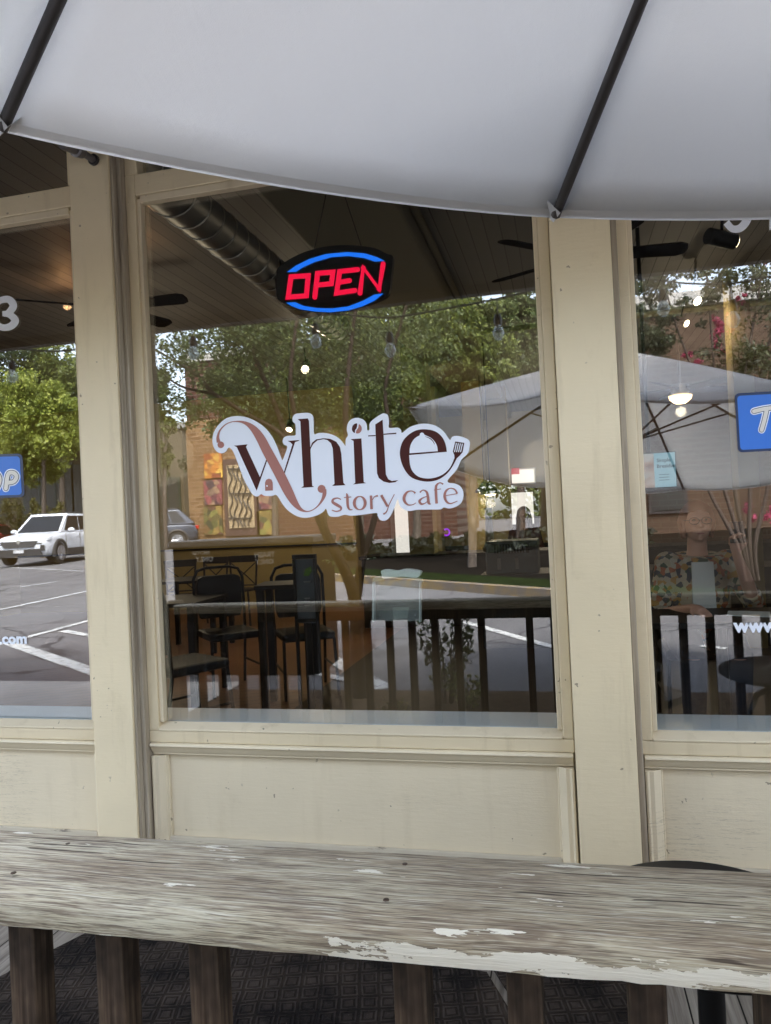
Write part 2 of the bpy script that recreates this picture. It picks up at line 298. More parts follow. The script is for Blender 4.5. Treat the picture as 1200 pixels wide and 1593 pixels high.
# ------------------------------------------------------------------ mesh builder
def link(o): S.collection.objects.link(o); return o
def tag(o, label=None, cat=None, group=None, kind=None):
    if label: o['label'] = label
    if cat: o['category'] = cat
    if group: o['group'] = group
    if kind: o['kind'] = kind
    return o
def thing(name, label, cat, loc=(0, 0, 0), rz=0, group=None):
    o = link(bpy.data.objects.new(name, None)); o.empty_display_size = .1
    o.location = loc; o.rotation_euler = (0, 0, rz); return tag(o, label, cat, group)
def copy_thing(src, loc, rz, label):
    c = link(src.copy()); c.location = loc; c.rotation_euler = (0, 0, rz); c['label'] = label
    for ch in list(src.children):
        d = link(ch.copy()); d.parent = c
        for g in list(ch.children):
            e = link(g.copy()); e.parent = d
    return c
class MB:
    def __init__(s): s.v = []; s.f = []
    def add(s, vs, fs):
        n = len(s.v); s.v += [tuple(p) for p in vs]; s.f += [tuple(i+n for i in f) for f in fs]; return s
    def box(s, a, b, rot=None, piv=None):
        x0, y0, z0 = a; x1, y1, z1 = b
        vs = [Vector(p) for p in ((x0, y0, z0), (x1, y0, z0), (x1, y1, z0), (x0, y1, z0), (x0, y0, z1), (x1, y0, z1), (x1, y1, z1), (x0, y1, z1))]
        if rot is not None:
            piv = Vector(piv) if piv is not None else (Vector(a)+Vector(b))/2
            vs = [rot @ (p-piv) + piv for p in vs]
        return s.add(vs, [(0, 3, 2, 1), (4, 5, 6, 7), (0, 1, 5, 4), (1, 2, 6, 5), (2, 3, 7, 6), (3, 0, 4, 7)])
    def tube(s, pts, r, n=8, cap=True, closed=False):
        pts = [Vector(p) for p in pts]; m = len(pts); rs = r if isinstance(r, (list, tuple)) else [r]*m
        vs = []; prev = None
        for i, p in enumerate(pts):
            if closed: t = (pts[(i+1) % m]-pts[i-1])
            else: t = pts[min(i+1, m-1)]-pts[max(i-1, 0)]
            t.normalize()
            if prev is None:
                a = Vector((0, 0, 1)) if abs(t.z) < .9 else Vector((1, 0, 0)); u = t.cross(a).normalized()
            else: u = (prev-t*prev.dot(t)).normalized()
            prev = u; v_ = t.cross(u)
            for k in range(n):
                a = 2*math.pi*k/n; vs.append(p+(u*math.cos(a)+v_*math.sin(a))*rs[i])
        fs = []
        for i in range(m if closed else m-1):
            j = (i+1) % m
            for k in range(n): fs.append((i*n+k, i*n+(k+1) % n, j*n+(k+1) % n, j*n+k))
        if cap and not closed: fs += [tuple(reversed(range(n))), tuple((m-1)*n+k for k in range(n))]
        return s.add(vs, fs)
    def lathe(s, prof, c=(0, 0, 0), n=24, axis='z'):
        vs = []; m = len(prof)
        for r, h in prof:
            for k in range(n):
                a = 2*math.pi*k/n; x, y = r*math.cos(a), r*math.sin(a)
                p = (x, y, h) if axis == 'z' else ((x, h, y) if axis == 'y' else (h, x, y))
                vs.append(Vector(c)+Vector(p))
        fs = [(i*n+k, i*n+(k+1) % n, (i+1)*n+(k+1) % n, (i+1)*n+k) for i in range(m-1) for k in range(n)]
        fs += [tuple(reversed(range(n))), tuple((m-1)*n+k for k in range(n))]
        return s.add(vs, fs)
    def ball(s, c, r, n=14, m=10):
        rx, ry, rz = r if isinstance(r, (tuple, list)) else (r, r, r); c = Vector(c)
        vs = [c+Vector((0, 0, -rz))]+[c+Vector((rx*math.cos(2*math.pi*k/n)*math.sin(math.pi*i/m), ry*math.sin(2*math.pi*k/n)*math.sin(math.pi*i/m), -rz*math.cos(math.pi*i/m))) for i in range(1, m) for k in range(n)]+[c+Vector((0, 0, rz))]
        fs = [(0, 1+(k+1) % n, 1+k) for k in range(n)]
        fs += [(1+(i-1)*n+k, 1+(i-1)*n+(k+1) % n, 1+i*n+(k+1) % n, 1+i*n+k) for i in range(1, m-1) for k in range(n)]
        L = len(vs)-1; fs += [(L, 1+(m-2)*n+k, 1+(m-2)*n+(k+1) % n) for k in range(n)]
        return s.add(vs, fs)
    def prism(s, poly, vec):           # poly: list of 3-D points (planar), extruded along vec
        poly = [Vector(p) for p in poly]; n = len(poly); vec = Vector(vec)
        from mathutils.geometry import tessellate_polygon
        tr = tessellate_polygon([poly]); vs = poly+[p+vec for p in poly]
        nrm = Vector((0, 0, 0))
        for i in range(n): nrm += poly[i].cross(poly[(i+1) % n])
        flip = nrm.dot(vec) > 0
        fs = []
        for t in tr:
            a, b, c = t; nn = (poly[b]-poly[a]).cross(poly[c]-poly[a])
            if nn.dot(vec) > 0: t = (a, c, b)
            fs.append(tuple(t)); fs.append(tuple(i+n for i in reversed(t)))
        for i in range(n):
            j = (i+1) % n; q = (i, j, j+n, i+n); fs.append(q if flip else tuple(reversed(q)))
        return s.add(vs, fs)
    def build(s, name, m, parent=None, world=True, smooth=False, bevel=0, **tg):
        me = bpy.data.meshes.new(name)
        off = Vector(parent.matrix_basis.translation) if (parent is not None and world) else Vector((0, 0, 0))
        if parent is not None and parent.parent is not None and world: off = off+Vector(parent.parent.location)
        me.from_pydata([tuple(Vector(p)-off) for p in s.v] if world and off.length else s.v, [], s.f)
        me.materials.append(m)
        if smooth:
            me.polygons.foreach_set('use_smooth', [True]*len(me.polygons))
        o = link(bpy.data.objects.new(name, me)); o.parent = parent
        if bevel:
            b = o.modifiers.new('bevel', 'BEVEL'); b.width = bevel; b.segments = 2; b.limit_method = 'ANGLE'; b.angle_limit = R(40)
        elif smooth:
            try: me.set_sharp_from_angle(angle=R(50))
            except Exception: pass
        return tag(o, **tg) if tg else o
def cat_rom(pts, n=6, closed=False):
    P = [np.array(p, float) for p in pts]; m = len(P); out = []
    for i in range(m if closed else m-1):
        if closed: p0, p1, p2, p3 = P[i-1], P[i], P[(i+1) % m], P[(i+2) % m]
        else: p0, p1, p2, p3 = P[max(i-1, 0)], P[i], P[i+1], P[min(i+2, m-1)]
        for k in range(n):
            t = k/n; out.append(.5*((2*p1)+(-p0+p2)*t+(2*p0-5*p1+4*p2-p3)*t*t+(-p0+3*p1-3*p2+p3)*t**3))
    if not closed: out.append(P[-1])
    return [tuple(o) for o in out]
def ribbon(pts, smooth=True, n=6, closed=False, width=None):   # 2-D variable width stroke -> outline polygon(s)
    if width is not None: pts = [(x, y, width) for x, y in pts]
    if smooth: pts = cat_rom(pts, n, closed)
    P = [np.array(p[:2], float) for p in pts]; m = len(P); L = []; Rr = []
    for i in range(m):
        if closed: a, b = P[i-1], P[(i+1) % m]
        else: a, b = P[max(i-1, 0)], P[min(i+1, m-1)]
        if not smooth and (closed or 0 < i < m-1):
            d1 = P[i]-a; d1 /= np.linalg.norm(d1); d2 = b-P[i]; d2 /= np.linalg.norm(d2); n1 = np.array([-d1[1], d1[0]]); n2 = np.array([-d2[1], d2[0]])
            nn = n1+n2; nn /= max(.45, nn @ n1)
        else:
            d = b-a; d = d/(np.linalg.norm(d)+1e-9); nn = np.array([-d[1], d[0]])
        h = max(pts[i][2], .5)/2; L.append(P[i]+nn*h); Rr.append(P[i]-nn*h)
    return L, Rr
class Flat:                       # printed or lit shapes on a plane y = Y, traced in photograph pixels
    def __init__(s, Y, thick, conv): s.mb = MB(); s.Y = Y; s.t = thick; s.c = conv; s.k = 0
    def P(s, p, dy): q = s.c(p[0], p[1]); return W(q[0], q[1], s.Y)*1.0+Vector((0, dy, 0))
    def poly(s, pts, smooth=0):
        if smooth: pts = cat_rom(pts, smooth, True)
        s.k += 1; dy = -s.k*.00004
        s.mb.prism([s.P(p, dy) for p in pts], (0, -s.t, 0)); return s
    def stroke(s, pts, **k):
        L, Rr = ribbon(pts, **k); s.k += 1; dy = -s.k*.00004; n = len(L); cl = k.get('closed')
        vs = [s.P(p, dy) for p in L]+[s.P(p, dy) for p in Rr]; vs += [v+Vector((0, -s.t, 0)) for v in vs]
        fs = []
        for i in range(n if cl else n-1):
            j = (i+1) % n
            fs += [(i, j, n+j, n+i), (2*n+i, 3*n+i, 3*n+j, 2*n+j), (i, 2*n+i, 2*n+j, j), (n+i, n+j, 3*n+j, 3*n+i)]
        if not cl: fs += [(0, n, 3*n, 2*n), (n-1, 3*n-1, 4*n-1, 2*n-1)]
        s.mb.add(vs, fs); return s
def text_mesh(body, size, name, m, parent, origin, xdir=(1, 0, 0), zdir=(0, 0, 1), bold=0, sx=1.0, ext=.0006, shear=0):
    cu = bpy.data.curves.new('txt', 'FONT'); cu.body = body; cu.size = size; cu.offset = bold; cu.extrude = ext; cu.resolution_u = 3; cu.shear = shear
    o = bpy.data.objects.new('txt', cu); S.collection.objects.link(o); bpy.context.view_layer.update()
    me = bpy.data.meshes.new_from_object(o.evaluated_get(bpy.context.evaluated_depsgraph_get())); me.name = name
    S.collection.objects.unlink(o); bpy.data.objects.remove(o)
    X = Vector(xdir).normalized(); Z = Vector(zdir).normalized(); Y = X.cross(Z)   # letters face -Y side
    off = Vector(parent.location) if parent is not None else Vector((0, 0, 0))
    for v in me.vertices: c = v.co.copy(); v.co = Vector(origin)-off+X*c.x*sx+Z*c.y-Y*(-c.z)*1.0
    me.materials.clear(); me.materials.append(m)
    t = link(bpy.data.objects.new(name, me)); t.parent = parent; return t
def flip_fix(o): pass

# ================================================================== the setting: ground, deck, interior shell
g = MB()
ys = [2.9, -3, -12, -30, -60, -250]
vs = []; fs = []
for i, y in enumerate((-1.86, -3, -12, -30, -60, -250)):
    vs += [(-250, y, ground_z(y) if y > -60 else ground_z(-60)), (250, y, ground_z(y) if y > -60 else ground_z(-60))]
for i in range(5): fs.append((2*i, 2*i+2, 2*i+3, 2*i+1))
g.add(vs, fs).build('ground', asphalt, kind='structure')
MB().box((-60, -1.86, -1.9), (60, 40, -1.60)).build('ground_under_building', concrete, kind='structure').name = 'ground'
# soil strip just outside the railing
def gsheet(name, pts, m, lift=.006, kind='structure', thick=None, **tg):
    mb = MB(); q = [Vector(p) for p in pts]; q = [Vector((p.x, p.y, ground_z(p.y)+lift)) for p in q]
    # cut long quads at slope break is unnecessary: sheets are small or wholly on one slope
    if thick: mb.prism([p-Vector((0, 0, thick)) for p in q], (0, 0, thick))
    else: mb.add(q, [tuple(range(len(q)))])
    return mb.build(name, m, kind=kind, **tg)
gsheet('planting_bed', [(-2.6, -1.87, 0), (7, -1.87, 0), (7, -2.72, 0), (-2.6, -2.72, 0)], soil, .012)
gsheet('pavement', [(-14, -1.87, 0), (-2.62, -1.87, 0), (-2.62, -2.99, 0), (-14, -2.99, 0)], concrete, .008)
# deck
MB().box((-2.52, -1.84, DECK-.04), (7, .0, DECK)).build('deck', boards, kind='structure')
# painted lines of the car park
def line(a, b, wd=.1, name='parking_line'):
    a = GM(*a); b = GM(*b); d = (b-a); d.z = 0; d.normalize(); n = Vector((-d.y, d.x, 0))*wd/2; m = MB(); q = []
    k = 6
    for i in range(k+1):
        p = a.lerp(b, i/k)
        for s_ in (-1, 1): r = p+n*s_; q.append((r.x, r.y, ground_z(r.y)+.008))
    m.add(q, [(2*i, 2*i+1, 2*i+3, 2*i+2) for i in range(k)]); o = m.build(name, marking, kind='structure'); return o
for a, b, wd in [((-60, 962), (146, 918), .11), ((-60, 1020), (150, 963), .11), ((18, 1002), (160, 1051), .16), ((98, 982), (160, 993), .12),
                 ((30, 914), (90, 905), .1), ((-40, 880), (130, 889), .1), ((455, 992), (600, 1072), .16), ((458, 1040), (600, 1072), .1),
                 ((722, 968), (870, 1010), .1), ((150, 955), (262, 951), .1), ((1090, 1006), (1130, 1010), .08), ((225, 1000), (275, 1022), .1)]:
    line(a, b, wd)
# kerb, verge and hedge bank across the road
ka = GM(505, 903); kb = GM(870, 933); kd = (kb-ka).normalized(); k0 = ka-kd*3.0; k1 = kb+kd*6.5; kn = Vector((kd.y, -kd.x, 0))
if kn.y > 0: kn = -kn
def strip(name, a, b, off0, off1, h0, h1, m, kind='structure'):
    mb = MB(); q = []; k = 8
    for i in range(k+1):
        p = a.lerp(b, i/k)
        for off, h in ((off0, None), (off0, h0), (off1, h1), (off1, None)):
            r = p+kn*off; z = ground_z(r.y); q.append((r.x, r.y, z+(h if h is not None else -.1)))
    for i in range(k):
        for j in range(3): q0 = 4*i+j; mb.f.append((q0, q0+1, q0+5, q0+4))
    mb.v = q; return mb.build(name, m, kind=kind)
strip('kerb', k0, k1, 0, .16, .13, .13, yellowp)
strip('lawn', k0, k1, .16, .85, .12, .15, lawn)
strip('planting_bed', k0, k1, .85, 9, .15, .45, mat('dark_mulch', (.012, .010, .008), 1, spec=0))
strip('lawn', k0, k1, 9, 27, .45, .7, mat('dark_mulch', (.012, .010, .008), 1, spec=0))

# interior shell
MB().box((W(508, 960, 3).x, .03, FLOOR+.001), (8.9, 9.9, FLOOR+.005)).build('floor_shade_sheet', mat('floor_shade', (.022, .018, .016), .5), kind='structure')  # dark sheet laid over the wood floor to put in the interior's shade
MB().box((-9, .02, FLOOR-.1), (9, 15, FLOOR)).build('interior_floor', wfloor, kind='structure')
MB().box((-9, .08, CEIL), (9, 15, CEIL+.1)).build('interior_ceiling', planks, kind='structure')
MB().box((-9.1, .08, FLOOR), (-9, 15, CEIL)).build('wall', ochre, kind='structure')
MB().box((9, .08, FLOOR), (9.1, 15, CEIL)).build('wall', ochre, kind='structure')
yb = 8.1                                             # ochre wall facing the street
xa, xb = W(150, 850, yb).x, W(556, 850, yb).x
bw = MB().box((xa-3, yb, FLOOR), (xb, yb+.15, CEIL)); bw.build('wall', ochre, kind='structure')
MB().box((xa-3, yb-.03, W(400, 851, yb).z-.012), (xb, yb-.001, W(400, 851, yb).z+.012)).build('wall_trim', darkw, kind='structure')
MB().box((xa-3, yb-.02, FLOOR), (xb, yb-.001, FLOOR+.1)).build('baseboard', ochre, kind='structure')
Yr = 12.5                                            # rear wall
MB().box((-9, Yr, FLOOR), (9, Yr+.15, CEIL)).build('wall', ochre, kind='structure')
# soffits
def soffit(x0, x1, y0, y1, z0, m, nm='ceiling_soffit'): return MB().box((x0, y0, z0), (x1, y1, CEIL+.02)).build(nm, m, kind='structure', bevel=.02)
rl, rr_ = ray(486, 389), ray(690, 450)
zs = 1.86
soffit(rl.x/rl.z*zs, rr_.x/rr_.z*zs, .09, 12, zs, soffm)
MB().tube([(rr_.x/rr_.z*zs+.03, .3, zs+.12), (rr_.x/rr_.z*zs+.03, 5.2, zs+.12), (rr_.x/rr_.z*zs+.15, 5.35, zs+.12), (4.5, 5.35, zs+.12)], .03, 8).build('ceiling_trim', soffm, kind='structure', smooth=True)

# ================================================================== the shop front
shop = thing('shop_front', 'cream painted timber shop front with large windows and panelled base', 'shop front', (-.8, 0, DECK))
PY = -.11
def PX(px, py): return W(px, py, PY).x
pl0 = np.mean([PX(103, 236), PX(126, 640), PX(146, 1131)]); pl1 = np.mean([PX(166, 242), PX(189, 640), PX(207.5, 1180)])
pr0 = np.mean([PX(856, 342), PX(874, 700), PX(889.5, 1159)]); pr1 = np.mean([PX(948, 345), PX(963, 620), PX(986, 1050)])
TOP = 2.6
for a, b in ((pl0, pl1), (pr0, pr1)):
    MB().box((a, PY, DECK), (b, -.045, TOP)).build('pillar', cream, shop, bevel=.004)
# darker, streaky reveal strips beside the left pillar: stepped mouldings
xg0, xg1 = -1.58, -.050            # centre glass
zg0, zg1 = -.768, 1.315
MB().box((pl1, -.10, DECK), (pl1+.012, -.02, TOP)).build('reveal', dark_cream, shop, bevel=.003)
MB().box((pl1+.012, -.075, DECK), (pl1+.03, -.02, TOP)).build('reveal', dark_cream, shop, bevel=.004)
MB().box((pr1+.001, -.085, DECK), (pr1+.022, -.02, TOP)).build('reveal', dark_cream, shop, bevel=.004)
ZB = -1.224
def bay(x0, x1, gx0, gx1, name_lab):
    # casing (front y=-.045) around the glass, bead round it, rail, moulded panel below, transom above
    fr = MB()
    zt0, zt1 = zg1+.018, zg1+.115
    fr.box((x0, -.045, zg0-.03), (gx0-.018, .03, zt1)); fr.box((gx1+.018, -.045, zg0-.03), (x1, .03, zt1))
    fr.box((gx0-.0178, -.044, zg1+.03), (gx1+.0178, .03, zt1))
    fr.box((x0, -.046, -.845), (x1, .03, zg0-.0305))
    f = fr.build('window_frame', cream2, shop, bevel=.004)
    bd = MB()
    for a, b in (((gx0-.018, -.036, zg0), (gx0-.001, -.004, zg1+.018)), ((gx1+.001, -.036, zg0), (gx1+.018, -.004, zg1+.018)),
                 ((gx0-.001, -.040, zg1), (gx1+.001, -.004, zg1+.029))): bd.box(a, b)
    bd.prism([(gx0-.018, -.05, zg0-.03), (gx0-.018, -.05, zg0-.024), (gx0-.018, -.006, zg0-.001), (gx0-.018, -.004, zg0-.03)], (gx1-gx0+.036, 0, 0))
    bd.build('glazing_bead', beadm, f, bevel=.003)
    gp = MB().box((gx0-.01, -.003, zg0-.01), (gx1+.01, .003, zg1+.01)).build('window_pane', glass, f)
    # transom light above
    tf = MB(); tf.box((x0, -.045, zt1+.001), (gx0-.005, .03, TOP)); tf.box((gx1+.005, -.045, zt1+.001), (x1, .03, TOP)); tf.box((gx0-.005, -.045, TOP-.06), (gx1+.005, .03, TOP))
    t = tf.build('transom_frame', cream2, shop, bevel=.004)
    MB().box((gx0, -.003, zt1+.0), (gx1, .003, TOP-.06)).build('window_pane', glass, t)
    # moulding under the window: an ogee strip
    prof = [(-.048, -.846), (-.058, -.850), (-.060, -.857), (-.052, -.862), (-.047, -.872), (-.040, -.884), (-.034, -.888), (-.034, -.895), (-.010, -.897), (-.010, -.846)]
    mo = MB().prism([(x0+.006, y, z) for y, z in prof], (x1-x0-.012, 0, 0))
    side = [(-.050, 0), (-.052, .008), (-.046, .014), (-.046, .028), (-.030, .050), (-.024, .052), (-.024, .058), (-.012, .060), (-.012, 0)]
    zb_ = ZB-.03
    mo.prism([(x0+.006+u, y, -.9) for y, u in side], (0, 0, zb_+.9+.002))
    mo.prism([(x1-.006-u, y, -.9) for y, u in side], (0, 0, zb_+.9+.002))
    pn = MB().box((x0, -.012, ZB-.02), (x1, .03, -.847)).build('base_panel', panelm, shop)
    mo.build('panel_moulding', panelm, pn, bevel=.0015)
    MB().box((x0+.06, -.028, ZB-.02), (x1-.06, -.0125, ZB)).build('panel_edge', cracked, pn, bevel=.003)
    MB().box((x0+.001, -.05, DECK), (x1-.001, .03, zb_)).build('bottom_rail', panelm, shop, bevel=.004)
    return gp
bay(pl1+.03, pr0-.001, xg0, xg1, 'c')
bay(pr1+.022, 2.05, .285, 1.95, 'r')
bay(-3.6, pl0-.001, -3.5, pl0-.06, 'l')
MB().box((-3.8, PY, DECK), (-3.6, .03, TOP)).build('pillar', cream, shop); MB().box((2.05, PY, DECK), (2.25, .03, TOP)).build('pillar', cream, shop)
MB().box((pl0-.06, .031, DECK), (pl1+.03, .08, TOP)).box((pr0-.02, .031, DECK), (pr1+.03, .08, TOP)).build('post_core', cream2, shop)
MB().box((-3.8, .035, zg0-.06), (2.25, .24, zg0-.012)).build('window_ledge', ledge, shop, bevel=.006)
MB().box((-9, -.02, TOP+.001), (9, 15, 5.2)).box((-9, -.02, -1.6), (-3.8, .07, TOP)).box((2.25, -.02, -1.6), (9, .07, TOP)).build('upper_wall', tanbrick, shop)
# sloping metal canopy over the windows
MB().prism([(-8.5, -.02, 2.0), (-8.5, -.02, 2.05), (-8.5, -1.32, 1.27), (-8.5, -1.32, 1.18), (-8.5, -1.26, 1.18), (-8.5, -1.26, 1.23)], (17, 0, 0)).build('canopy', mat('dark_canopy', (.022, .02, .019), .7), shop)

# small flood lamp bracket on the left pillar
p = W(150, 250, PY); lt = thing('lamp_bracket', 'grey pipe bracket screwed to the top of the left cream pillar', 'bracket', p)
q0 = p+Vector((-.005, -.002, 0)); q1 = W(126, 236, -.2); q2 = W(98, 224, -.3)
MB().lathe([(.0, 0), (.022, 0), (.022, .012), (.0, .012)], q0-Vector((0, .014, 0)), 14, 'y').build('mounting_plate', ribm, lt)
MB().tube([q0, q1], .014, 10).ball(q0, .016).ball(q1, .024).build('swivel_joint', mat('grey_metal', (.16, .15, .15), .5, metal=.5), lt, smooth=True)
MB().tube([q1, q1.lerp(q2, .3), q1.lerp(q2, .35), q2], [.024, .028, .02, .02], 12).build('pipe_arm', MT['grey_metal'], lt, smooth=True)

# ================================================================== window lettering
A_ = lambda x, y: (320+x/5.4545, 630+y/5.4545)
B_ = lambda x, y: (520+x/5.4545, 630+y/5.4545)
bA = [(60, 290), (75, 225), (115, 165), (175, 115), (250, 95), (330, 100), (400, 125), (470, 165), (530, 220), (575, 285), (610, 360), (640, 440), (653, 468), (672, 425), (694, 356), (665, 335), (655, 305), (668, 275), (700, 262), (760, 258), (766, 225), (762, 165), (742, 140), (740, 105), (760, 78), (800, 70), (860, 66), (895, 75), (913, 100), (918, 150), (922, 245), (960, 238), (1030, 240), (1100, 262), (1150, 300), (1186, 348)]
bB = [(97, 348), (100, 290), (118, 257), (108, 210), (120, 150), (160, 115), (210, 110), (255, 130), (278, 170), (281, 210), (299, 210), (302, 160), (330, 125), (400, 78), (430, 72), (458, 90), (466, 150), (468, 194), (540, 192), (568, 212), (578, 236), (640, 190), (720, 163), (800, 160), (870, 180), (930, 225), (982, 295), (1000, 272), (1040, 262), (1100, 275), (1145, 300), (1152, 340), (1135, 410), (1080, 465), (1040, 550), (968, 632), (974, 660), (1030, 668), (1075, 695), (1098, 750), (1085, 820), (1040, 860), (980, 878), (930, 870), (900, 886), (800, 888), (700, 890), (640, 900), (590, 885), (555, 850), (541, 797), (520, 850), (495, 910), (465, 960), (430, 982), (390, 975), (370, 940), (358, 917), (250, 930), (150, 940), (90, 932), (30, 948), (-30, 946)]
bA2 = [(1040, 925), (1022, 880), (1000, 905), (950, 935), (860, 957), (780, 945), (700, 895), (650, 835), (604, 766), (560, 772), (500, 770), (472, 756), (445, 775), (415, 770), (390, 745), (330, 640), (285, 520), (238, 402), (208, 364), (190, 368), (170, 398), (130, 410), (90, 390), (66, 345)]
out = [A_(*p) for p in bA]+[B_(*p) for p in bB]+[A_(*p) for p in bA2]
idc = lambda x, y: (x, y)
logo = thing('cafe_logo', 'big white cut-out sticker reading White story cafe in brown script on the centre window', 'window sticker', W(525, 720, -.004))
fl = Flat(-.0035, .0006, idc); fl.poly(out, 4); fl.mb.build('sticker_backing', st_white, logo)
fd = Flat(-.0044, .0004, A_)
fd.poly([(240, 345), (357, 334), (343, 356), (462, 612), (517, 458), (523, 472), (434, 728), (266, 358)])
fd.poly([(697, 305), (790, 298), (797, 303), (760, 315), (662, 612), (660, 585), (738, 335), (722, 318)])
fd.poly([(783, 120), (868, 114), (878, 135), (905, 685), (922, 695), (812, 703), (832, 688), (805, 140)])
fd.poly([(887, 365), (905, 320), (940, 292), (1000, 282), (1060, 288), (1110, 312), (1140, 355), (1152, 410), (1170, 660), (1188, 680), (1075, 687), (1095, 668), (1080, 370), (1065, 325), (1035, 298), (1000, 290), (950, 300), (915, 330), (895, 365), (888, 395)])
fd.c = B_
fd.poly([(140, 290), (232, 284), (252, 655), (272, 663), (162, 674), (180, 660), (165, 305)])
fd.poly([(195, 157), (168, 165), (153, 190), (155, 220), (176, 238), (178, 215), (192, 195)], 3)
fd.poly([(350, 165), (412, 125), (440, 590), (460, 630), (490, 645), (545, 638), (520, 655), (470, 662), (420, 650), (380, 620), (365, 580)])
fd.poly([(290, 258), (352, 255), (352, 264), (290, 267)]); fd.poly([(420, 244), (528, 235), (528, 246), (421, 253)])
o1 = cat_rom([(957, 397), (945, 330), (915, 270), (860, 225), (780, 207), (700, 215), (630, 255), (580, 315), (558, 400), (570, 480), (600, 550), (650, 610), (720, 640), (800, 650), (880, 635), (950, 590), (1000, 530), (1042, 452)], 5)
o2 = cat_rom([(1022, 450), (985, 530), (930, 585), (860, 616), (790, 624), (720, 610), (670, 568), (645, 510), (637, 425)], 5)
fd.poly(o1+[(1065, 432), (1090, 402), (1105, 322), (1028, 310), (1008, 395), (1020, 425)]+o2)
fd.mb.build('brown_lettering', st_brown, logo)
fp = Flat(-.0052, .0004, A_)
fp.stroke([(112, 318, 34), (105, 270, 22), (125, 212, 12), (180, 160, 8), (250, 140, 9), (330, 150, 24), (400, 195, 52), (462, 275, 74), (520, 385, 82), (580, 495, 84), (640, 610, 84), (700, 730, 80), (750, 820, 60), (800, 880, 32), (850, 903, 12), (900, 895, 8), (950, 860, 10), (988, 810, 20), (1008, 760, 32), (1008, 715, 34)])
for c, r in (((130, 338), 28), ((985, 712), 34)):
    fp.poly([(c[0]+r*math.cos(a*math.pi/8), c[1]+r*math.sin(a*math.pi/8)) for a in range(16)])
fp.poly([(507, 728), (505, 660), (515, 635), (538, 625), (560, 633), (570, 660), (572, 725)])
fp.stroke([(1150, 802, 8), (1120, 790, 10), (1085, 800, 16), (1080, 825, 22), (1115, 848, 26), (1148, 870, 20), (1145, 892, 12), (1110, 903, 10), (1072, 892, 8)])
fp.c = B_
fp.poly([(212, 163), (232, 185), (233, 215), (215, 238), (188, 240), (190, 215), (205, 195)], 3)
for s_ in ([(105, 750, 8), (112, 775, 20), (116, 850, 22), (130, 885, 14), (157, 888, 6)], [(84, 786, 7), (146, 780, 7)],
           [(313, 768, 20), (318, 884, 22)], [(325, 805, 6), (345, 778, 8), (372, 770, 16)], [(400, 765, 22), (455, 862, 20)],
           [(512, 757, 6), (470, 840, 7), (445, 905, 8), (418, 926, 14)],
           [(690, 748, 16), (660, 730, 8), (620, 740, 16), (595, 780, 24), (600, 820, 22), (630, 848, 12), (670, 845, 7), (695, 830, 5)],
           [(728, 742, 12), (755, 722, 8), (785, 738, 18), (796, 775, 22), (803, 830, 22), (822, 842, 5)], [(790, 775, 6), (750, 790, 10), (725, 815, 20), (740, 840, 18), (770, 835, 8), (795, 815, 5)],
           [(926, 672, 14), (900, 660, 9), (874, 675, 16), (864, 710, 22), (870, 836, 22)], [(848, 722, 6), (908, 712, 6)],
           [(942, 770, 6), (1045, 752, 6)], [(1045, 752, 16), (1025, 718, 12), (985, 707, 8), (950, 730, 18), (938, 775, 22), (955, 820, 18), (990, 836, 10), (1047, 815, 6)]):
    fp.stroke(s_)
fp.stroke([(218+46*math.cos(a*math.pi/8), 832+56*math.sin(a*math.pi/8), 8+17*abs(math.cos(a*math.pi/8))**1.5) for a in range(16)], closed=True)
fp.mb.build('rose_lettering', st_pink, logo)
fw_ = Flat(-.0052, .0004, B_)
fw_.poly([(640, 410)]+cat_rom([(642, 375), (650, 338), (672, 298), (700, 272), (725, 258), (730, 242), (745, 234), (760, 240), (770, 254), (820, 278), (855, 312), (874, 350), (880, 392)], 4))
fw_.mb.build('dish_cover', st_white, logo)
for k in range(4):
    fw_ = Flat(-.0052, .0004, B_)
    x = 1034+k*17; fw_.poly([(x, 322+k*2), (x+8, 323+k*2), (x-8, 400), (x-15, 399)]); fw_.mb.build('spatula_slot', st_white, logo)
fw2 = Flat(-.006, .0003, B_); fw2.stroke([(775, 268, 3), (815, 285, 7), (842, 312, 6), (852, 335, 3)]); fw2.mb.build('dome_shine', st_brown, logo)
fw3 = Flat(-.006, .0003, A_); fw3.poly([(522+7*math.cos(a*math.pi/4), 687+7*math.sin(a*math.pi/4)) for a in range(8)]); fw3.mb.build('door_knob_dot', st_white, logo)

# house number on the left window, the same style number above the right one
n3 = Flat(-.0035, .0006, idc); n3.stroke([(-9, 478, 10), (0, 468, 10), (14, 466, 11), (21, 476, 12), (13, 487, 10), (4, 488, 8)]); n3.stroke([(5, 488, 8), (16, 490, 10), (24, 499, 12), (16, 508, 11), (2, 509, 10), (-9, 499, 10)])
tag(n3.mb.build('house_number', st_white), 'white vinyl number 3 on the dark upper part of the left window', 'number')
n9 = Flat(-.0035, .0006, idc); n9.stroke([(1130, 346, 11), (1140, 356, 11), (1153, 354, 12), (1163, 340, 13), (1164, 318, 12), (1156, 304, 11), (1142, 303, 11), (1133, 315, 12), (1138, 330, 11), (1152, 332, 10)])
n9.stroke([(1204, 300, 12), (1203, 358, 12)], smooth=False)
tag(n9.mb.build('house_number', st_white), 'white vinyl number ending in 9 high on the right window under the umbrella edge', 'number')
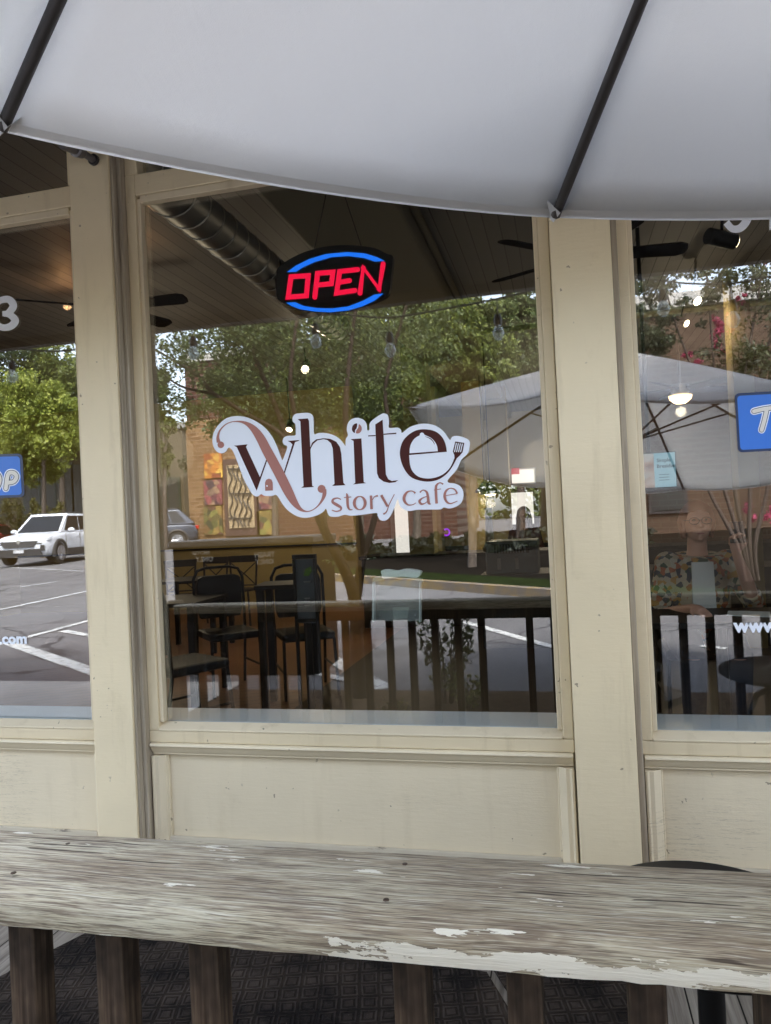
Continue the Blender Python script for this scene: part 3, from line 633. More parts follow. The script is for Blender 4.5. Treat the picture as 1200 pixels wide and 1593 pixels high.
# blue window signs
def rrect(x0, y0, x1, y1, r, sk=0, sk2=0):
    pts = []
    for cx, cy, a0 in ((x1-r, y0+r, -90), (x1-r, y1-r, 0), (x0+r, y1-r, 90), (x0+r, y0+r, 180)):
        for k in range(5):
            a = R(a0+k*22.5); x = cx+r*math.cos(a); y = cy+r*math.sin(a)
            pts.append((x+sk*(y-y0), y+sk2*(x-x0)))
    return pts
def blue_sign(box, label, glyphs, sk, sk2):
    s_ = thing('blue_window_sign', label, 'window sign', W((box[0]+box[2])/2, (box[1]+box[3])/2, -.004))
    f = Flat(-.0035, .0006, idc); f.poly(rrect(*box, 7, sk, sk2)); f.mb.build('sign_border', st_navy, s_)
    f = Flat(-.0042, .0005, idc); f.poly(rrect(box[0]+4, box[1]+4, box[2]-4, box[3]-4, 5, sk, sk2)); f.mb.build('sign_face', st_blue, s_)
    for k, (wd, m, nm) in enumerate(((11.5, st_white, 'letter_outline'), (8.2, st_navy, 'letter_line'), (6.2, st_cream, 'letter_fill'))):
        f = Flat(-.005-k*.0008, .0005, idc)
        for gl in glyphs:
            cl = gl[0] == 'c'; pts = gl[1:] if cl else gl
            f.stroke(pts, width=wd, closed=cl)
            if not cl:
                for e in (pts[0], pts[-1]): f.poly([(e[0]+wd/2*.97*math.cos(a*math.pi/6), e[1]+wd/2*.97*math.sin(a*math.pi/6)) for a in range(12)])
        f.mb.build(nm, m, s_)
blue_sign((-150, 711, 35, 779), 'blue sticker with the white rimmed letters OP at the edge of the left window', [[(9.5, 760), (13, 738), (21, 735.5), (26, 741), (22, 749), (13, 751)], ['c', (-13, 738), (-4, 737), (0, 747), (-5, 760), (-14, 763), (-18, 752)]], .055, -.03)
blue_sign((1143, 612, 1330, 704), 'blue sticker with a white rimmed letter T on the right window', [[(1173, 640), (1190, 636), (1215, 633)], [(1193, 638), (1189, 655), (1185, 669)]], .06, -.055)
a = W(-1, 1002, -.0035); b = W(66, 1000, -.0035)
tx = thing('web_address', 'white lettering ending in p.com low on the left window', 'lettering', a)
a2 = W(-12, 1001.5, -.0038); text_mesh('p.com', .062, 'letters', st_white, tx, a2, bold=.0022, sx=1.14)
tx2 = thing('web_address', 'white lettering starting www low on the right window', 'lettering', W(1143, 982, -.0035))
text_mesh('www.', .062, 'letters', st_white, tx2, W(1143, 983, -.0038), bold=.0025, sx=1.0)

# ================================================================== OPEN sign hanging behind the glass
O_ = lambda x, y: (420+x/5.714, 370+y/5.714)
red_e = mat('red_led', (.1, 0, .01), emit=(1, .005, .055), es=.125); blue_e = mat('blue_led', (0, .02, .1), emit=(.012, .19, 1), es=.125)
osn = thing('open_sign', 'oval black lit sign reading OPEN in red between blue arcs behind the centre window', 'open sign', W(525, 436, .14))
f = Flat(.14, .03, O_); f.poly([(95, 290), (200, 210), (350, 140), (550, 95), (750, 88), (950, 115), (1055, 165), (1105, 180), (1106, 240), (1092, 370), (1072, 510), (980, 570), (850, 612), (650, 668), (450, 666), (250, 642), (130, 590), (85, 540), (86, 400)], 3); f.mb.build('sign_housing', blackm, osn)
f = Flat(.109, .002, O_); f.poly([(155, 305), (230, 250), (350, 190), (500, 145), (690, 127), (850, 140), (960, 175), (1020, 205), (935, 212), (840, 180), (700, 162), (550, 172), (400, 215), (290, 265), (235, 302)])
f.mb.build('upper_arc', blue_e, osn)
f = Flat(.109, .002, O_); f.poly([(148, 578), (225, 572), (300, 605), (420, 625), (560, 628), (700, 610), (830, 560), (930, 505), (1010, 495), (930, 560), (820, 610), (700, 645), (540, 662), (400, 655), (270, 635), (190, 605)]); f.mb.build('lower_arc', blue_e, osn)
for nm, st in (('letter_o', [([(190, 346), (342, 337), (326, 515), (164, 528)], True)]), ('letter_p', [([(400, 528), (426, 316), (562, 305), (548, 408), (425, 420)], False)]),
               ('letter_e', [([(782, 282), (622, 300), (594, 492), (757, 468)], False), ([(628, 394), (710, 380)], False)]), ('letter_n', [([(802, 492), (832, 268), (972, 456), (1008, 232)], False)])):
    f = Flat(.109, .002, O_)
    for pts, cl in st:
        f.stroke(pts, smooth=False, closed=cl, width=43)
        for e in pts: f.poly([(e[0]+21.4*math.cos(a*math.pi/8), e[1]+21.4*math.sin(a*math.pi/8)) for a in range(16)])
    f.mb.build('letter', red_e, osn)
for a, b in (((488, 394), (508, 300)), ((563, 385), (535, 300))):
    MB().tube([W(*a, .13), W(*b, .13)], .0016, 6).build('hanging_wire', blackm, osn)

# ================================================================== umbrella over the camera
A = Vector((.012, -1.155, .602)); B = Vector((-.862, -1.672, .668)); AP = Vector((.47, -2.54, 1.06))
def tip(ang, r=1.46):
    x = .56+r*math.cos(R(ang)); y = -2.50+r*math.sin(R(ang)); return Vector((x, y, .60-.06*x+.15*(y+1.155)))
C_ = tip(62); C_.z = .50
tips = [B, A, C_, tip(18), tip(-27), tip(-72), tip(-117), tip(-162)]
umb = thing('patio_umbrella', 'large light grey patio umbrella with dark ribs over the deck railing', 'umbrella', (.45, -2.50, ground_z(-2.46)))
can = MB(); n = 14; hem = MB(); 
for i in range(8):
    t0, t1 = tips[i], tips[(i+1) % 8]; base = len(can.v); 
    sag = .036 if i == 0 else .05
    edge = []
    for r_ in range(n+1):
        u = r_/n
        for c_ in range(n+1):
            v = c_/n; e = t0.lerp(t1, v); e.z -= sag*4*v*(1-v)
            cen = (AP-e); cen.z = 0; e += cen.normalized()*.03*4*v*(1-v)
            p = AP.lerp(e, u); p.z -= .05*math.sin(math.pi*u)*4*v*(1-v); p.z += .012*math.sin(math.pi*u)
            can.v.append(tuple(p))
            if r_ == n: edge.append(p)
    for r_ in range(n):
        for c_ in range(n):
            q = base+r_*(n+1)+c_; can.f.append((q, q+1, q+n+2, q+n+1))
    hv = []
    for p in edge: dn = (p-AP).normalized(); hv += [p+dn*.0+Vector((0, 0, .002)), p+dn*.006-Vector((0, 0, .001)), p-dn*.022-Vector((0, 0, .0035))]
    hem.add(hv, [(3*k, 3*k+1, 3*k+4, 3*k+3) for k in range(n)]+[(3*k+1, 3*k+2, 3*k+5, 3*k+4) for k in range(n)])
co = can.build('canopy', fabric, umb, smooth=True)
hem.build('hem', fabric, co, smooth=True)
so_ = co.modifiers.new('thick', 'SOLIDIFY'); so_.thickness = .0012
hubz = AP-Vector((0, 0, .06))
for t in tips:
    pts = [AP.lerp(t, u)+Vector((0, 0, .012*math.sin(math.pi*u)-.016)) for u in [k/10*.985 for k in range(11)]]
    rb = MB().tube(pts, .0102, 8).build('rib', ribm, umb, smooth=True)
    hb = AP-Vector((0, 0, .62)); MB().tube([hb, AP.lerp(t, .5)+Vector((0, 0, -.004))], .007, 6).build('strut', ribm, rb) if t is not A and t is not B else None
    dn = (t-AP).normalized(); sd_ = dn.cross(Vector((0, 0, 1))).normalized(); upn = sd_.cross(dn)
    e = t+dn*.012
    MB().add([e-dn*.062+sd_*.026-upn*.004, e-dn*.055-upn*.030, e-dn*.062-sd_*.026-upn*.004, e, e-dn*.03+sd_*.022+upn*.003, e-dn*.03-sd_*.022+upn*.003, e-dn*.012-upn*.018],
             [(0, 1, 6), (1, 2, 6), (0, 6, 3), (6, 2, 3), (0, 3, 4), (2, 5, 3)]).build('rib_pocket', fabhem, co)
MB().tube([Vector((.45, -2.50, ground_z(-2.46))), Vector((.455, -2.51, .2)), AP], .021, 12).build('pole', mat('umbrella_pole', (.10, .095, .09), .4, metal=.4), umb, smooth=True)
MB().lathe([(.0, -.03), (.05, -.03), (.05, .03), (0, .03)], AP-Vector((0, 0, .62)), 14).build('slider_hub', ribm, umb)
MB().lathe([(0, 0), (.05, 0), (.035, .04), (.012, .05), (.012, .10), (0, .11)], AP+Vector((0, 0, .0)), 14).build('finial', ribm, umb)
MB().lathe([(0, 0), (.27, 0), (.27, .05), (.06, .09), (.05, .3), (0, .3)], (.45, -2.50, ground_z(-2.46)+.013), 20).build('base_plate', blackm, umb)

# ================================================================== railing, mats, deck furniture
rail = thing('deck_railing', 'weathered wooden deck railing with peeling white paint in the foreground', 'railing', (0, -1.72, DECK))
X0, X1 = -2.46, 6.6
prof = [(-1.800, -.552), (-1.803, -.540), (-1.803, -.520), (-1.797, -.508), (-1.780, -.500), (-1.740, -.496), (-1.66, -.493), (-1.632, -.494), (-1.622, -.499), (-1.618, -.510), (-1.618, -.545), (-1.630, -.552)]
mb = MB(); ns = 420; m_ = len(prof)
for i in range(ns+1):
    x = X0+(X1-X0)*i/ns
    for j, (y, z) in enumerate(prof):
        wob = .0006*math.sin(x*7+j*.9)+.0003*math.sin(x*31+j*2.3); ed = random.gauss(0, .00035) if j in (0, 1, 11) else 0
        mb.v.append((x, y+wob*.5+ed, z+wob*.5+ed+(.002*math.sin(x*2.1))))
for i in range(ns):
    for j in range(m_): a = i*m_+j; b = i*m_+(j+1) % m_; mb.f.append((a, a+m_, b+m_, b))
mb.f += [tuple(range(m_)), tuple(reversed(range(ns*m_, (ns+1)*m_)))]
mb.build('handrail', railm, rail, smooth=True)
MB().box((X0, -1.655, -.607), (X1, -1.625, -.549)).build('apron_board', balm, rail, bevel=.003)
MB().box((X0, -1.79, DECK+.06), (X1, -1.75, DECK+.15)).build('bottom_rail', balm, rail, bevel=.003)
xb0, sp = -.3565, .1425
bal0 = None
for k in range(-14, 43):
    if k == 0: continue
    x = xb0+sp*k
    if x < X0+.1: continue
    if bal0 is None or k == 1:
        o = MB().box((-.0215, -.0215, DECK+.15), (.0215, .0215, -.5525)).build('baluster', balm, None, bevel=.003)
        o.data.name = 'baluster'
        bal0 = o
    else: o = link(bal0.copy())
    o.parent = rail; o.location = (x, -1.768+1.72, -DECK); o.rotation_euler = (0, 0, R(random.uniform(-3, 3)))
for x in (X0-.045, 2.75):
    MB().box((x-.045, -1.76, DECK), (x+.045, -1.66, -.61 if x > 0 else -.47)).build('rail_post', balm, rail, bevel=.004)
def mat_sheet(label, pts, h=.012):
    q = [GD(*p) for p in pts]; MB().prism([Vector((p.x, p.y, DECK+.004)) for p in q], (0, 0, h)).build('rubber_mat', rubber, label=label, cat='mat')
for x in (-.80, -.23, .34, .91, -1.4):
    for y in (-1.765, -1.665):
        xx = x+random.uniform(-.02, .02); MB().lathe([(0, 0), (.0042, 0), (.0038, .0012), (0, .0015)], (xx, y, -.4955+.0015+.002*math.sin(xx*2.1)), 10).build('nail_head', mat('rusty_nail', (.10, .07, .05), .5, metal=.6), rail)
mat_sheet('large black rubber mat with raised squares on the deck, left part', [(138, 1456), (640, 1484), (640, 1500), (758, 1520), (830, 1640), (800, 1900), (-420, 1900), (-260, 1660)])
mat_sheet('black rubber mat with raised squares lying right of the larger mat', [(768, 1512), (862, 1516), (1000, 1524), (1060, 1700), (1000, 1900), (860, 1900), (850, 1640)], .010)

def round_table(loc, label, h, r):
    t = thing('round_table', label, 'table', loc, 0, None)
    MB().lathe([(0, h-.022), (r-.006, h-.022), (r, h-.016), (r, h-.006), (r-.006, h), (0, h)], (0, 0, 0), 48).build('tabletop', blackw, t, world=False, smooth=True)
    MB().tube([(0, 0, .03), (0, 0, h-.02)], .025, 12).build('pedestal', blackm, t, world=False, smooth=True)
    for k in range(4):
        a = k*math.pi/2+.4; MB().tube([(0, 0, .12), (.12*math.cos(a), .12*math.sin(a), .07), (.26*math.cos(a), .26*math.sin(a), .012)], .014, 8).build('leg', blackm, t, world=False, smooth=True)
    return t
def patio_chair(loc, rz, label):
    t = thing('patio_chair', label, 'chair', loc, rz, None)
    MB().box((-.21, -.2, .42), (.21, .2, .44)).build('seat', blackw, t, world=False, bevel=.008)
    for s_ in (-1, 1):
        MB().tube([(s_*.2, -.2, 0), (s_*.19, -.19, .42)], .011).build('leg', blackm, t, world=False)
        MB().tube([(s_*.2, .24, 0), (s_*.19, .17, .42), (s_*.18, .22, .60)], .011).build('leg', blackm, t, world=False)
        MB().tube([(s_*.21, -.17, .43), (s_*.24, -.12, .56), (s_*.24, .1, .58), (s_*.18, .22, .60)], .012).build('armrest', blackm, t, world=False, smooth=True)
    MB().tube([(-.18, .22, .60), (-.16, .25, .66), (0, .27, .68), (.16, .25, .66), (.18, .22, .60)], .014).tube([(0, .18, .43), (0, .27, .68)], .01).build('backrest', blackm, t, world=False, smooth=True)
    return t
# table whose rim shows over the rail, table and chair seen in the glass
def solve(direct, Ydir):  return W(direct[0], direct[1], Ydir)
p1 = W(1060, 1356, -1.0)
round_table((p1.x+.02, -1.18, DECK), 'black round patio table behind the railing, its rim just showing above the handrail', DECK*-1+W(1060, 1353, -1.0).z+.005, .22)
p2 = M(1205, 1040, -1.0)
round_table((p2.x+.10, -.98, DECK), 'black round patio table reflected in the right window', -DECK+p2.z, .34)
patio_chair((.98, -.62, DECK), R(200), 'black metal patio chair reflected low in the right window')
def twig(): pass
exec_after = []
# ================================================================== plants and trees outdoors
def leaves(blobs, size, flat=.6, aspect=.55):
    """many small diamond leaves through ellipsoid volumes; blobs: (centre, (rx,ry,rz), count)"""
    vs = []; 
    for c, r, n in blobs:
        d = rng.normal(size=(n, 3)); d /= np.linalg.norm(d, axis=1)[:, None]; rad = rng.random(n)**.45
        # clump the leaves round random sub centres so that gaps and light clumps show
        k = max(6, n//45); sc = rng.normal(size=(k, 3)); sc /= np.linalg.norm(sc, axis=1)[:, None]; sc *= (rng.random(k)**.4)[:, None]
        idx = rng.integers(0, k, n); p = sc[idx]+d*(rad*.30)[:, None]
        p = p*np.array(r)+np.array(c)
        u = rng.normal(size=(n, 3)); u[:, 2] -= .3; u /= np.linalg.norm(u, axis=1)[:, None]
        w_ = np.cross(u, rng.normal(size=(n, 3))); w_ /= np.linalg.norm(w_, axis=1)[:, None]
        s = size*(.6+.8*rng.random(n))[:, None]
        q = np.stack([p-u*s*.5, p+w_*s*aspect*.5, p+u*s*.5, p-w_*s*aspect*.5], 1); vs.append(q.reshape(-1, 3))
    return np.concatenate(vs)
def leaf_obj(name, V, m, parent):
    n = len(V); off = np.array(parent.location if parent.parent is None else parent.parent.location)
    me = bpy.data.meshes.new(name); me.vertices.add(n); me.vertices.foreach_set('co', (V-off).astype('f').ravel())
    me.loops.add(n); me.loops.foreach_set('vertex_index', np.arange(n, dtype='i')); me.polygons.add(n//4)
    me.polygons.foreach_set('loop_start', np.arange(0, n, 4, dtype='i')); me.polygons.foreach_set('loop_total', np.full(n//4, 4, dtype='i'))
    me.update(calc_edges=True); me.materials.append(m); o = link(bpy.data.objects.new(name, me)); o.parent = parent; return o
def tree(label, base, stems, blobs, lm, size, cat='tree', name='tree', bk=bark, flowers=None, group=None):
    t = thing(name, label, cat, base, 0, group)
    mb = MB()
    for pts, r0, r1 in stems:
        pp = cat_rom([tuple(p) for p in pts], 5); n = len(pp); mb.tube(pp, [r0+(r1-r0)*i/(n-1) for i in range(n)], 8)
    mb.build('trunk', bk, t, smooth=True)
    leaf_obj('crown' if cat == 'tree' else 'leaves', leaves(blobs, size), lm, t)
    if flowers: leaf_obj('blossom', leaves(flowers, size*.8), pinkfl, t)
    return t
def big_tree(px, Y, ptop, pbot, wpx, lm, label, n=5200, size=.17, seed=1, cat='tree', shape=1.0, group=None):
    rs = random.Random(seed); b = M(px, 900, Y); gz = ground_z(Y); base = Vector((b.x, Y, gz))
    top = M(px, ptop, Y).z; bot = max(gz+.6, M(px, pbot, Y).z); rw = abs(M(px+wpx, 800, Y).x-M(px-wpx, 800, Y).x)/2
    h = top-bot; blobs = []; K = 18
    for k in range(K):
        a = rs.uniform(0, 6.28); fz = rs.uniform(.12, .88); rr = rw*(.62*math.sin(math.pi*min(1, fz*.9+.12))+.05)*rs.uniform(.4, 1.0)
        c = (base.x+rr*math.cos(a), Y+rr*math.sin(a)*.8, bot+h*fz); r = rw*rs.uniform(.32, .5)
        blobs.append((c, (r, r, min(r, h*.26)*shape), n//K))
    stems = [([base, base+Vector((.1, 0, (bot-gz)*.6)), Vector((base.x+.2, Y, bot+h*.4)), Vector((base.x, Y, bot+h*.85))], max(.09, h*.028), .03)]
    for k in range(6):
        c = Vector(blobs[k][0]); s0 = Vector((base.x+.1, Y, bot+h*rs.uniform(.02, .3))); stems.append(([s0, s0.lerp(c, .5)+Vector((0, 0, -.1)), c], h*.012, .012))
    return tree(label, base, stems, blobs, lm, size, cat)
# near multi-stemmed tree behind the railing (its reflection crosses the centre window)
def MP(px, py, Y): return M(px, py, Y)
Yt = -2.50
b = GM(556, 1092); b.y = Yt; b.z = ground_z(Yt)
st = [([Vector((b.x, Yt, b.z)), MP(556, 1000, Yt), MP(553, 940, Yt), MP(540, 895, Yt), MP(505, 825, Yt-.2), MP(470, 740, Yt-.5), MP(432, 640, Yt-.8), MP(395, 545, Yt-1), MP(370, 430, Yt-1.2)], .062, .012),
      ([MP(541, 898, Yt), MP(520, 858, Yt+.1), MP(494, 790, Yt), MP(470, 690, Yt-.2), MP(452, 590, Yt-.3), MP(470, 450, Yt-.5)], .032, .012),
      ([MP(554, 935, Yt), MP(562, 860, Yt-.1), MP(550, 760, Yt-.1), MP(538, 650, Yt-.2), MP(545, 550, Yt-.4), MP(560, 430, Yt-.5)], .04, .012),
      ([MP(505, 825, Yt-.2), MP(450, 690, Yt-.6), MP(385, 645, Yt-.7), MP(330, 610, Yt-.9), MP(306, 583, Yt-1), MP(235, 540, Yt-1.1)], .026, .010),
      ([MP(560, 885, Yt), MP(585, 800, Yt-.4), MP(612, 700, Yt-.5), MP(600, 600, Yt-.6), MP(640, 450, Yt-.7)], .028, .010),
      ([MP(540, 890, Yt), MP(515, 845, Yt), MP(505, 790, Yt-.3), MP(515, 690, Yt-.4)], .022, .008), ([MP(330, 612, Yt-.9), MP(280, 600, Yt-1), MP(240, 570, Yt-1.1)], .014, .006)]
bl = []
for px, py, r, n in ((260, 560, .34, 520), (300, 600, .3, 300), (380, 560, .5, 900), (330, 640, .3, 260), (450, 520, .5, 900), (470, 600, .45, 700), (540, 540, .45, 700), (590, 600, .38, 420), (640, 520, .5, 700), (430, 660, .28, 200), (250, 640, .22, 180), (560, 650, .3, 260), (500, 470, .5, 600), (350, 500, .5, 600), (520, 800, .08, 30), (505, 880, .06, 20), (245, 520, .25, 200)):
    c = MP(px, py, Yt-1.0); bl.append((tuple(c), (r, .7, r*.8), n))
tree('slim many-stemmed tree in the planting bed just outside the deck railing', b, st, [(c, r, n*3) for c, r, n in bl], lf_mid, .036, bk=mat('dark_tree_bark', (.045, .033, .026), .9, spec=.1))
# crape myrtle with pink blossom to the right
bm = GM(1168, 924); Ym = bm.y
sm = []
for dx, tp in ((0, (1100, 430)), (3, (1135, 520)), (8, (1180, 460)), (-5, (1050, 500)), (14, (1225, 440))):
    sm.append(([bm+Vector((dx*.008, 0, 0)), MP(1155+dx*1.4, 850, Ym+.1), MP(1130+dx*3+ (tp[0]-1130)*.25, 740, Ym), MP((1130+tp[0])/2, 620, Ym+.1), MP(tp[0], tp[1], Ym), MP(tp[0]+(tp[0]-1130)*.3, tp[1]-90, Ym-.1)], .034, .007))
bl = []; fl_ = []
for px, py, r, n in ((1000, 450, .4, 330), (1050, 420, .45, 330), (1020, 500, .38, 420), (1000, 540, .4, 520), (1100, 450, .4, 240), (1095, 480, .3, 120), (1170, 440, .5, 300), (1220, 480, .6, 500), (1140, 560, .5, 300), (1200, 560, .5, 400), (1080, 400, .4, 260), (1130, 620, .5, 260), (1010, 600, .3, 200), (1190, 400, .5, 300), (1190, 640, .4, 250)):
    bl.append((tuple(MP(px, py, Ym)), (r, .6, r*.75), n*3))
for px, py, r, n in ((1108, 400, .16, 240), (1196, 395, .16, 200), (1122, 505, .2, 240), (1075, 555, .14, 130), (1150, 470, .1, 60), (1120, 540, .12, 120), (1210, 780, .2, 140), (1185, 800, .2, 120)):
    fl_.append((tuple(MP(px, py, Ym-.1)), (r, .25, r), n))
tree('many-stemmed tree with round dark leaves and pink blossom, right of the patio umbrella', bm, sm, bl, leaf_mat('leaves_crape', (.05, .065, .03), (.11, .12, .05)), .055, flowers=[(c, r, n*2) for c, r, n in fl_], bk=mat('brown_bark', (.06, .042, .032), .9))
# background trees beyond the road
specs = [(258, -25.6, 560, 752, 30, lf_green, 'olive green tree just left of the brick building corner'), (812, -17, 405, 690, 80, lf_mid, 'mid green tree between the feathery tree and the dark tree'), (-40, -24, 560, 730, 70, lf_lime, 'bushy lime green tree at the far left over the low building'),
         (70, -23, 585, 745, 75, lf_lime, 'bushy lime green tree behind the white car'),
         (-10, -33, 480, 700, 110, lf_dark, 'tall dark tree behind the lime green trees at the left'), (100, -34, 515, 740, 80, lf_green, 'tall mid green tree behind the white car'),
         (215, -31, 560, 770, 60, lf_green, 'olive green tree at the left end of the brick building'), (430, -19, 455, 690, 110, lf_mid, 'broad tree hanging over the brick building roof'),
         (560, -15, 440, 720, 110, lf_green, 'tall green tree standing right of the brick building'), (650, -17, 430, 700, 90, lf_mid, 'green tree behind the reflected umbrella edge, left of the brightest one'),
         (735, -11, 430, 640, 85, lf_green, 'bright green feathery tree above the umbrella in the centre window'), (850, -20, 420, 700, 80, lf_dark, 'dark tree between the centre and right windows'),
         (960, -15, 470, 660, 75, lf_dark, 'dark evergreen at the left of the right window'), (1250, -19, 560, 760, 90, lf_dark, 'dark tree behind the pink blossom'),
         (350, -31.5, 620, 800, 60, lf_dark, 'dark tree peeping over the end of the brick building')]
for i, (px, Y, pt, pb, wp, lm, lab) in enumerate(specs):
    big_tree(px, Y, pt, pb, wp, lm, lab, n=26000 if Y > -25 else 16000, size=.0062*abs(Y-2.7), seed=i+3)
# distant wood closing the horizon
V = []
for k in range(64):
    x = -75+k*2.3; y = -46-rng.random()*8; h = 5+rng.random()*4.0
    V.append(((x, y, ground_z(-45)+h*.5), (3.2, 2.5, h*.55), 900))
wd = leaf_obj('distant_wood', leaves(V, .5), lf_mid, so); wd.parent = None; wd.data.transform(Matrix.Identity(4)); tag(wd, 'far dark green wood behind the car park', 'wood', kind='stuff')
# bushes
def shrub(label, base, h, wdt, n, lm, size, dense=False):
    t = thing('shrub', label, 'shrub', base); mb = MB(); bl = []
    for k in range(14):
        a = rng.uniform(0, 6.28); r = wdt*rng.uniform(.2, 1)*.5; hh = h*rng.uniform(.6, 1)
        tp = Vector((base[0]+r*math.cos(a), base[1]+r*math.sin(a)*.6, base[2]+hh)); b0 = Vector(base)+Vector((r*.15*math.cos(a), r*.15*math.sin(a), 0))
        mid = b0.lerp(tp, .5)+Vector((0, 0, hh*.08)); mb.tube([b0, mid, tp], [.005, .004, .0015], 5)
        for u in (.35, .6, .8, .97): bl.append((tuple(b0.lerp(tp, u)), (wdt*.11, wdt*.11, h*.11), n//56))
    mb.build('stems', bark, t); leaf_obj('leaves', leaves(bl, size), lm, t); return t
b = GM(702, 1088); b.y = -2.35; b.z = ground_z(-2.35)
shrub('straggly small leafed green bush just outside the railing in the centre window', b, .72, .46, 1900, lf_mid, .030)
b2 = GM(735, 1092); b2.y = -2.2; b2.z = ground_z(b2.y); shrub('low weedy tuft beside the straggly bush', b2, .25, .4, 500, lf_green, .028)
b3 = GM(640, 1095); b3.y = -2.0; b3.z = ground_z(b3.y); shrub('tiny dry tuft at the foot of the slim tree', b3, .14, .3, 300, lf_hedge, .024)
def hedge(label, px0, px1, Y, ptop, lm, n):
    a, c = M(px0, ptop, Y), M(px1, ptop, Y); gz = ground_z(Y); h = a.z-gz; t = thing('hedge', label, 'hedge', ((a.x+c.x)/2, Y, gz)); bl = []; mb = MB(); K = 12
    for k in range(K):
        x = a.x+(c.x-a.x)*(k+.5)/K; hh = h*(.9+.15*rng.random()); bl.append(((x, Y, gz+hh*.5), (abs(c.x-a.x)/K*.9, .7, hh*.55), n//K)); mb.tube([(x, Y, gz), (x+.05, Y, gz+hh*.7)], .03, 6)
    leaf_obj('leaves', leaves(bl, .15), lm, t); mb.build('stems', bark, t)
hedge('clipped yellow green hedge behind the red and white cars', -60, 92, -28, 786, lf_hedge, 7000)
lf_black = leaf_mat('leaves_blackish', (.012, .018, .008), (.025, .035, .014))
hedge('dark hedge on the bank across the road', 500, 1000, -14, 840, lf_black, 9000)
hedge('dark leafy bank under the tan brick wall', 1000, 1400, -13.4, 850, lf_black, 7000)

# ================================================================== buildings across the car park
def bld(label, px0, px1, Y, ptop, m, depth=8, cat='building', name='brick_building'):
    a, c = M(px0, ptop, Y), M(px1, ptop, Y); gz = ground_z(Y)-.5
    t = thing(name, label, cat, ((a.x+c.x)/2, Y, gz)); MB().box((a.x, Y-depth, gz), (c.x, Y, a.z)).build('wall', m, t)
    MB().box((a.x-.15, Y-depth-.1, a.z+.001), (c.x+.15, Y+.15, a.z+.35)).build('roof_coping', concrete, t, bevel=.02)
    return t, a, c
Yb = -27
t, a, c = bld('red brick building with mosaic panels and an ornate gate, behind the bins', 287, 700, Yb, 566, redbrick)
pa = lambda px, py, Y=Yb: M(px, py, Y)
MB().box((a.x-.02, Yb, ground_z(Yb)-.4), (M(395, 600, Yb).x, Yb+.12, M(300, 655, Yb).z)).build('warm_glow_wall', tanbrick, t)  # warm interior light put in as a tan slab over the red brick
def mosaic(name, cols, sc):
    def f(nt, b):
        v = N(nt, 'TexVoronoi'); v.inputs['Scale'].default_value = sc; nt.links.new(coords(nt, (1, 1, 1)), v.inputs['Vector']); s_ = N(nt, 'SeparateColor'); nt.links.new(v.outputs['Color'], s_.inputs[0])
        nt.links.new(ramp(nt, s_.outputs[0], [(i/max(1, len(cols)-1), c_) for i, c_ in enumerate(cols)]), b.inputs['Base Color'])
    return mat(name, cols[0], .6, build=f)
mo1 = mosaic('mosaic_orange', [(.10, .02, .01), (.55, .22, .03), (.16, .03, .015), (.60, .36, .06)], 3.2)
mo2 = mosaic('mosaic_plum', [(.05, .015, .03), (.26, .06, .06), (.03, .015, .03), (.30, .18, .10)], 3.6)
mo3 = mosaic('mosaic_olive', [(.22, .20, .04), (.03, .035, .015), (.28, .18, .04), (.08, .03, .02)], 3.6)
def pan(px0, py0, px1, py1, m, nm, lift=.16, th=.05):
    p, q = pa(px0, py1), pa(px1, py0); MB().box((p.x, Yb+lift-.03, p.z), (q.x, Yb+lift+th, q.z)).build(nm, m, t)
for x0, x1, g_ in ((322, 348, 0), (404, 425, 35)):
    pan(x0, 705+g_, x1, 745+g_*.6, mo1, 'mosaic_panel'); pan(x0, 746+g_*.6, x1, 786+g_*.2, mo2, 'mosaic_panel'); pan(x0, 787+g_*.2, x1, 832, mo3, 'mosaic_panel')
pan(355, 712, 402, 834, mat('dark_brown_frame', (.07, .035, .025), .6), 'gate_frame'); pan(361, 722, 396, 822, mat('sandy_gate_panel', (.34, .25, .14), .7), 'gate_panel', .22, .03)
gm = MB()
for k in range(5):
    x = pa(364+k*7, 770).x
    gm.tube([(x+.09*math.sin(j*1.1+k), Yb+.30, pa(364, 820).z+(pa(364, 725).z-pa(364, 820).z)*j/16) for j in range(17)], .028, 5)
for py in (730, 768, 806): p, q = pa(361, py), pa(396, py); gm.tube([(p.x, Yb+.30, p.z), (q.x, Yb+.30, q.z)], .03, 5)
gm.build('gate_ironwork', ribm, t)
# low building with dark glazing behind the car park
t, a, c = bld('low tan building with wide dark glazed front behind the white car', -120, 284, -36, 700, mat('tan_render', (.09, .072, .045), .9), name='low_building')
for x0, x1 in ((-110, -50), (-44, 10), (42, 112), (119, 180), (186, 226), (232, 278)):
    p, q = M(x0, 806, -36), M(x1, 745 if x0 > 200 else 722, -36)
    wf = MB().box((p.x-.12, -35.99, p.z-.1), (q.x+.12, -35.9, q.z+.12)).build('window', mat('dark_green_frame', (.012, .03, .022), .5), t)
    MB().box((p.x, -35.899, p.z), (q.x, -35.87, q.z)).build('pane', mat('dark_pane', (.022, .024, .022), .45), wf)
    for k in (1, 2): x = p.x+(q.x-p.x)*k/3; MB().box((x-.03, -35.869, p.z), (x+.03, -35.84, q.z)).build('glazing_bar', MT['dark_green_frame'], wf)
t, a, c = bld('long brown brick building with a flat roof behind the pink blossom tree', 868, 1700, -15.5, 500, brownbrick)
for x0 in (1010, 1250): 
    p, q = M(x0, 800, -15.5), M(x0+55, 690, -15.5); wf = MB().box((p.x, -15.499, p.z), (q.x, -15.44, q.z)).build('window', ribm, t); MB().box((p.x+.08, -15.439, p.z+.08), (q.x-.08, -15.42, q.z-.08)).build('pane', MT['dark_pane'], wf)

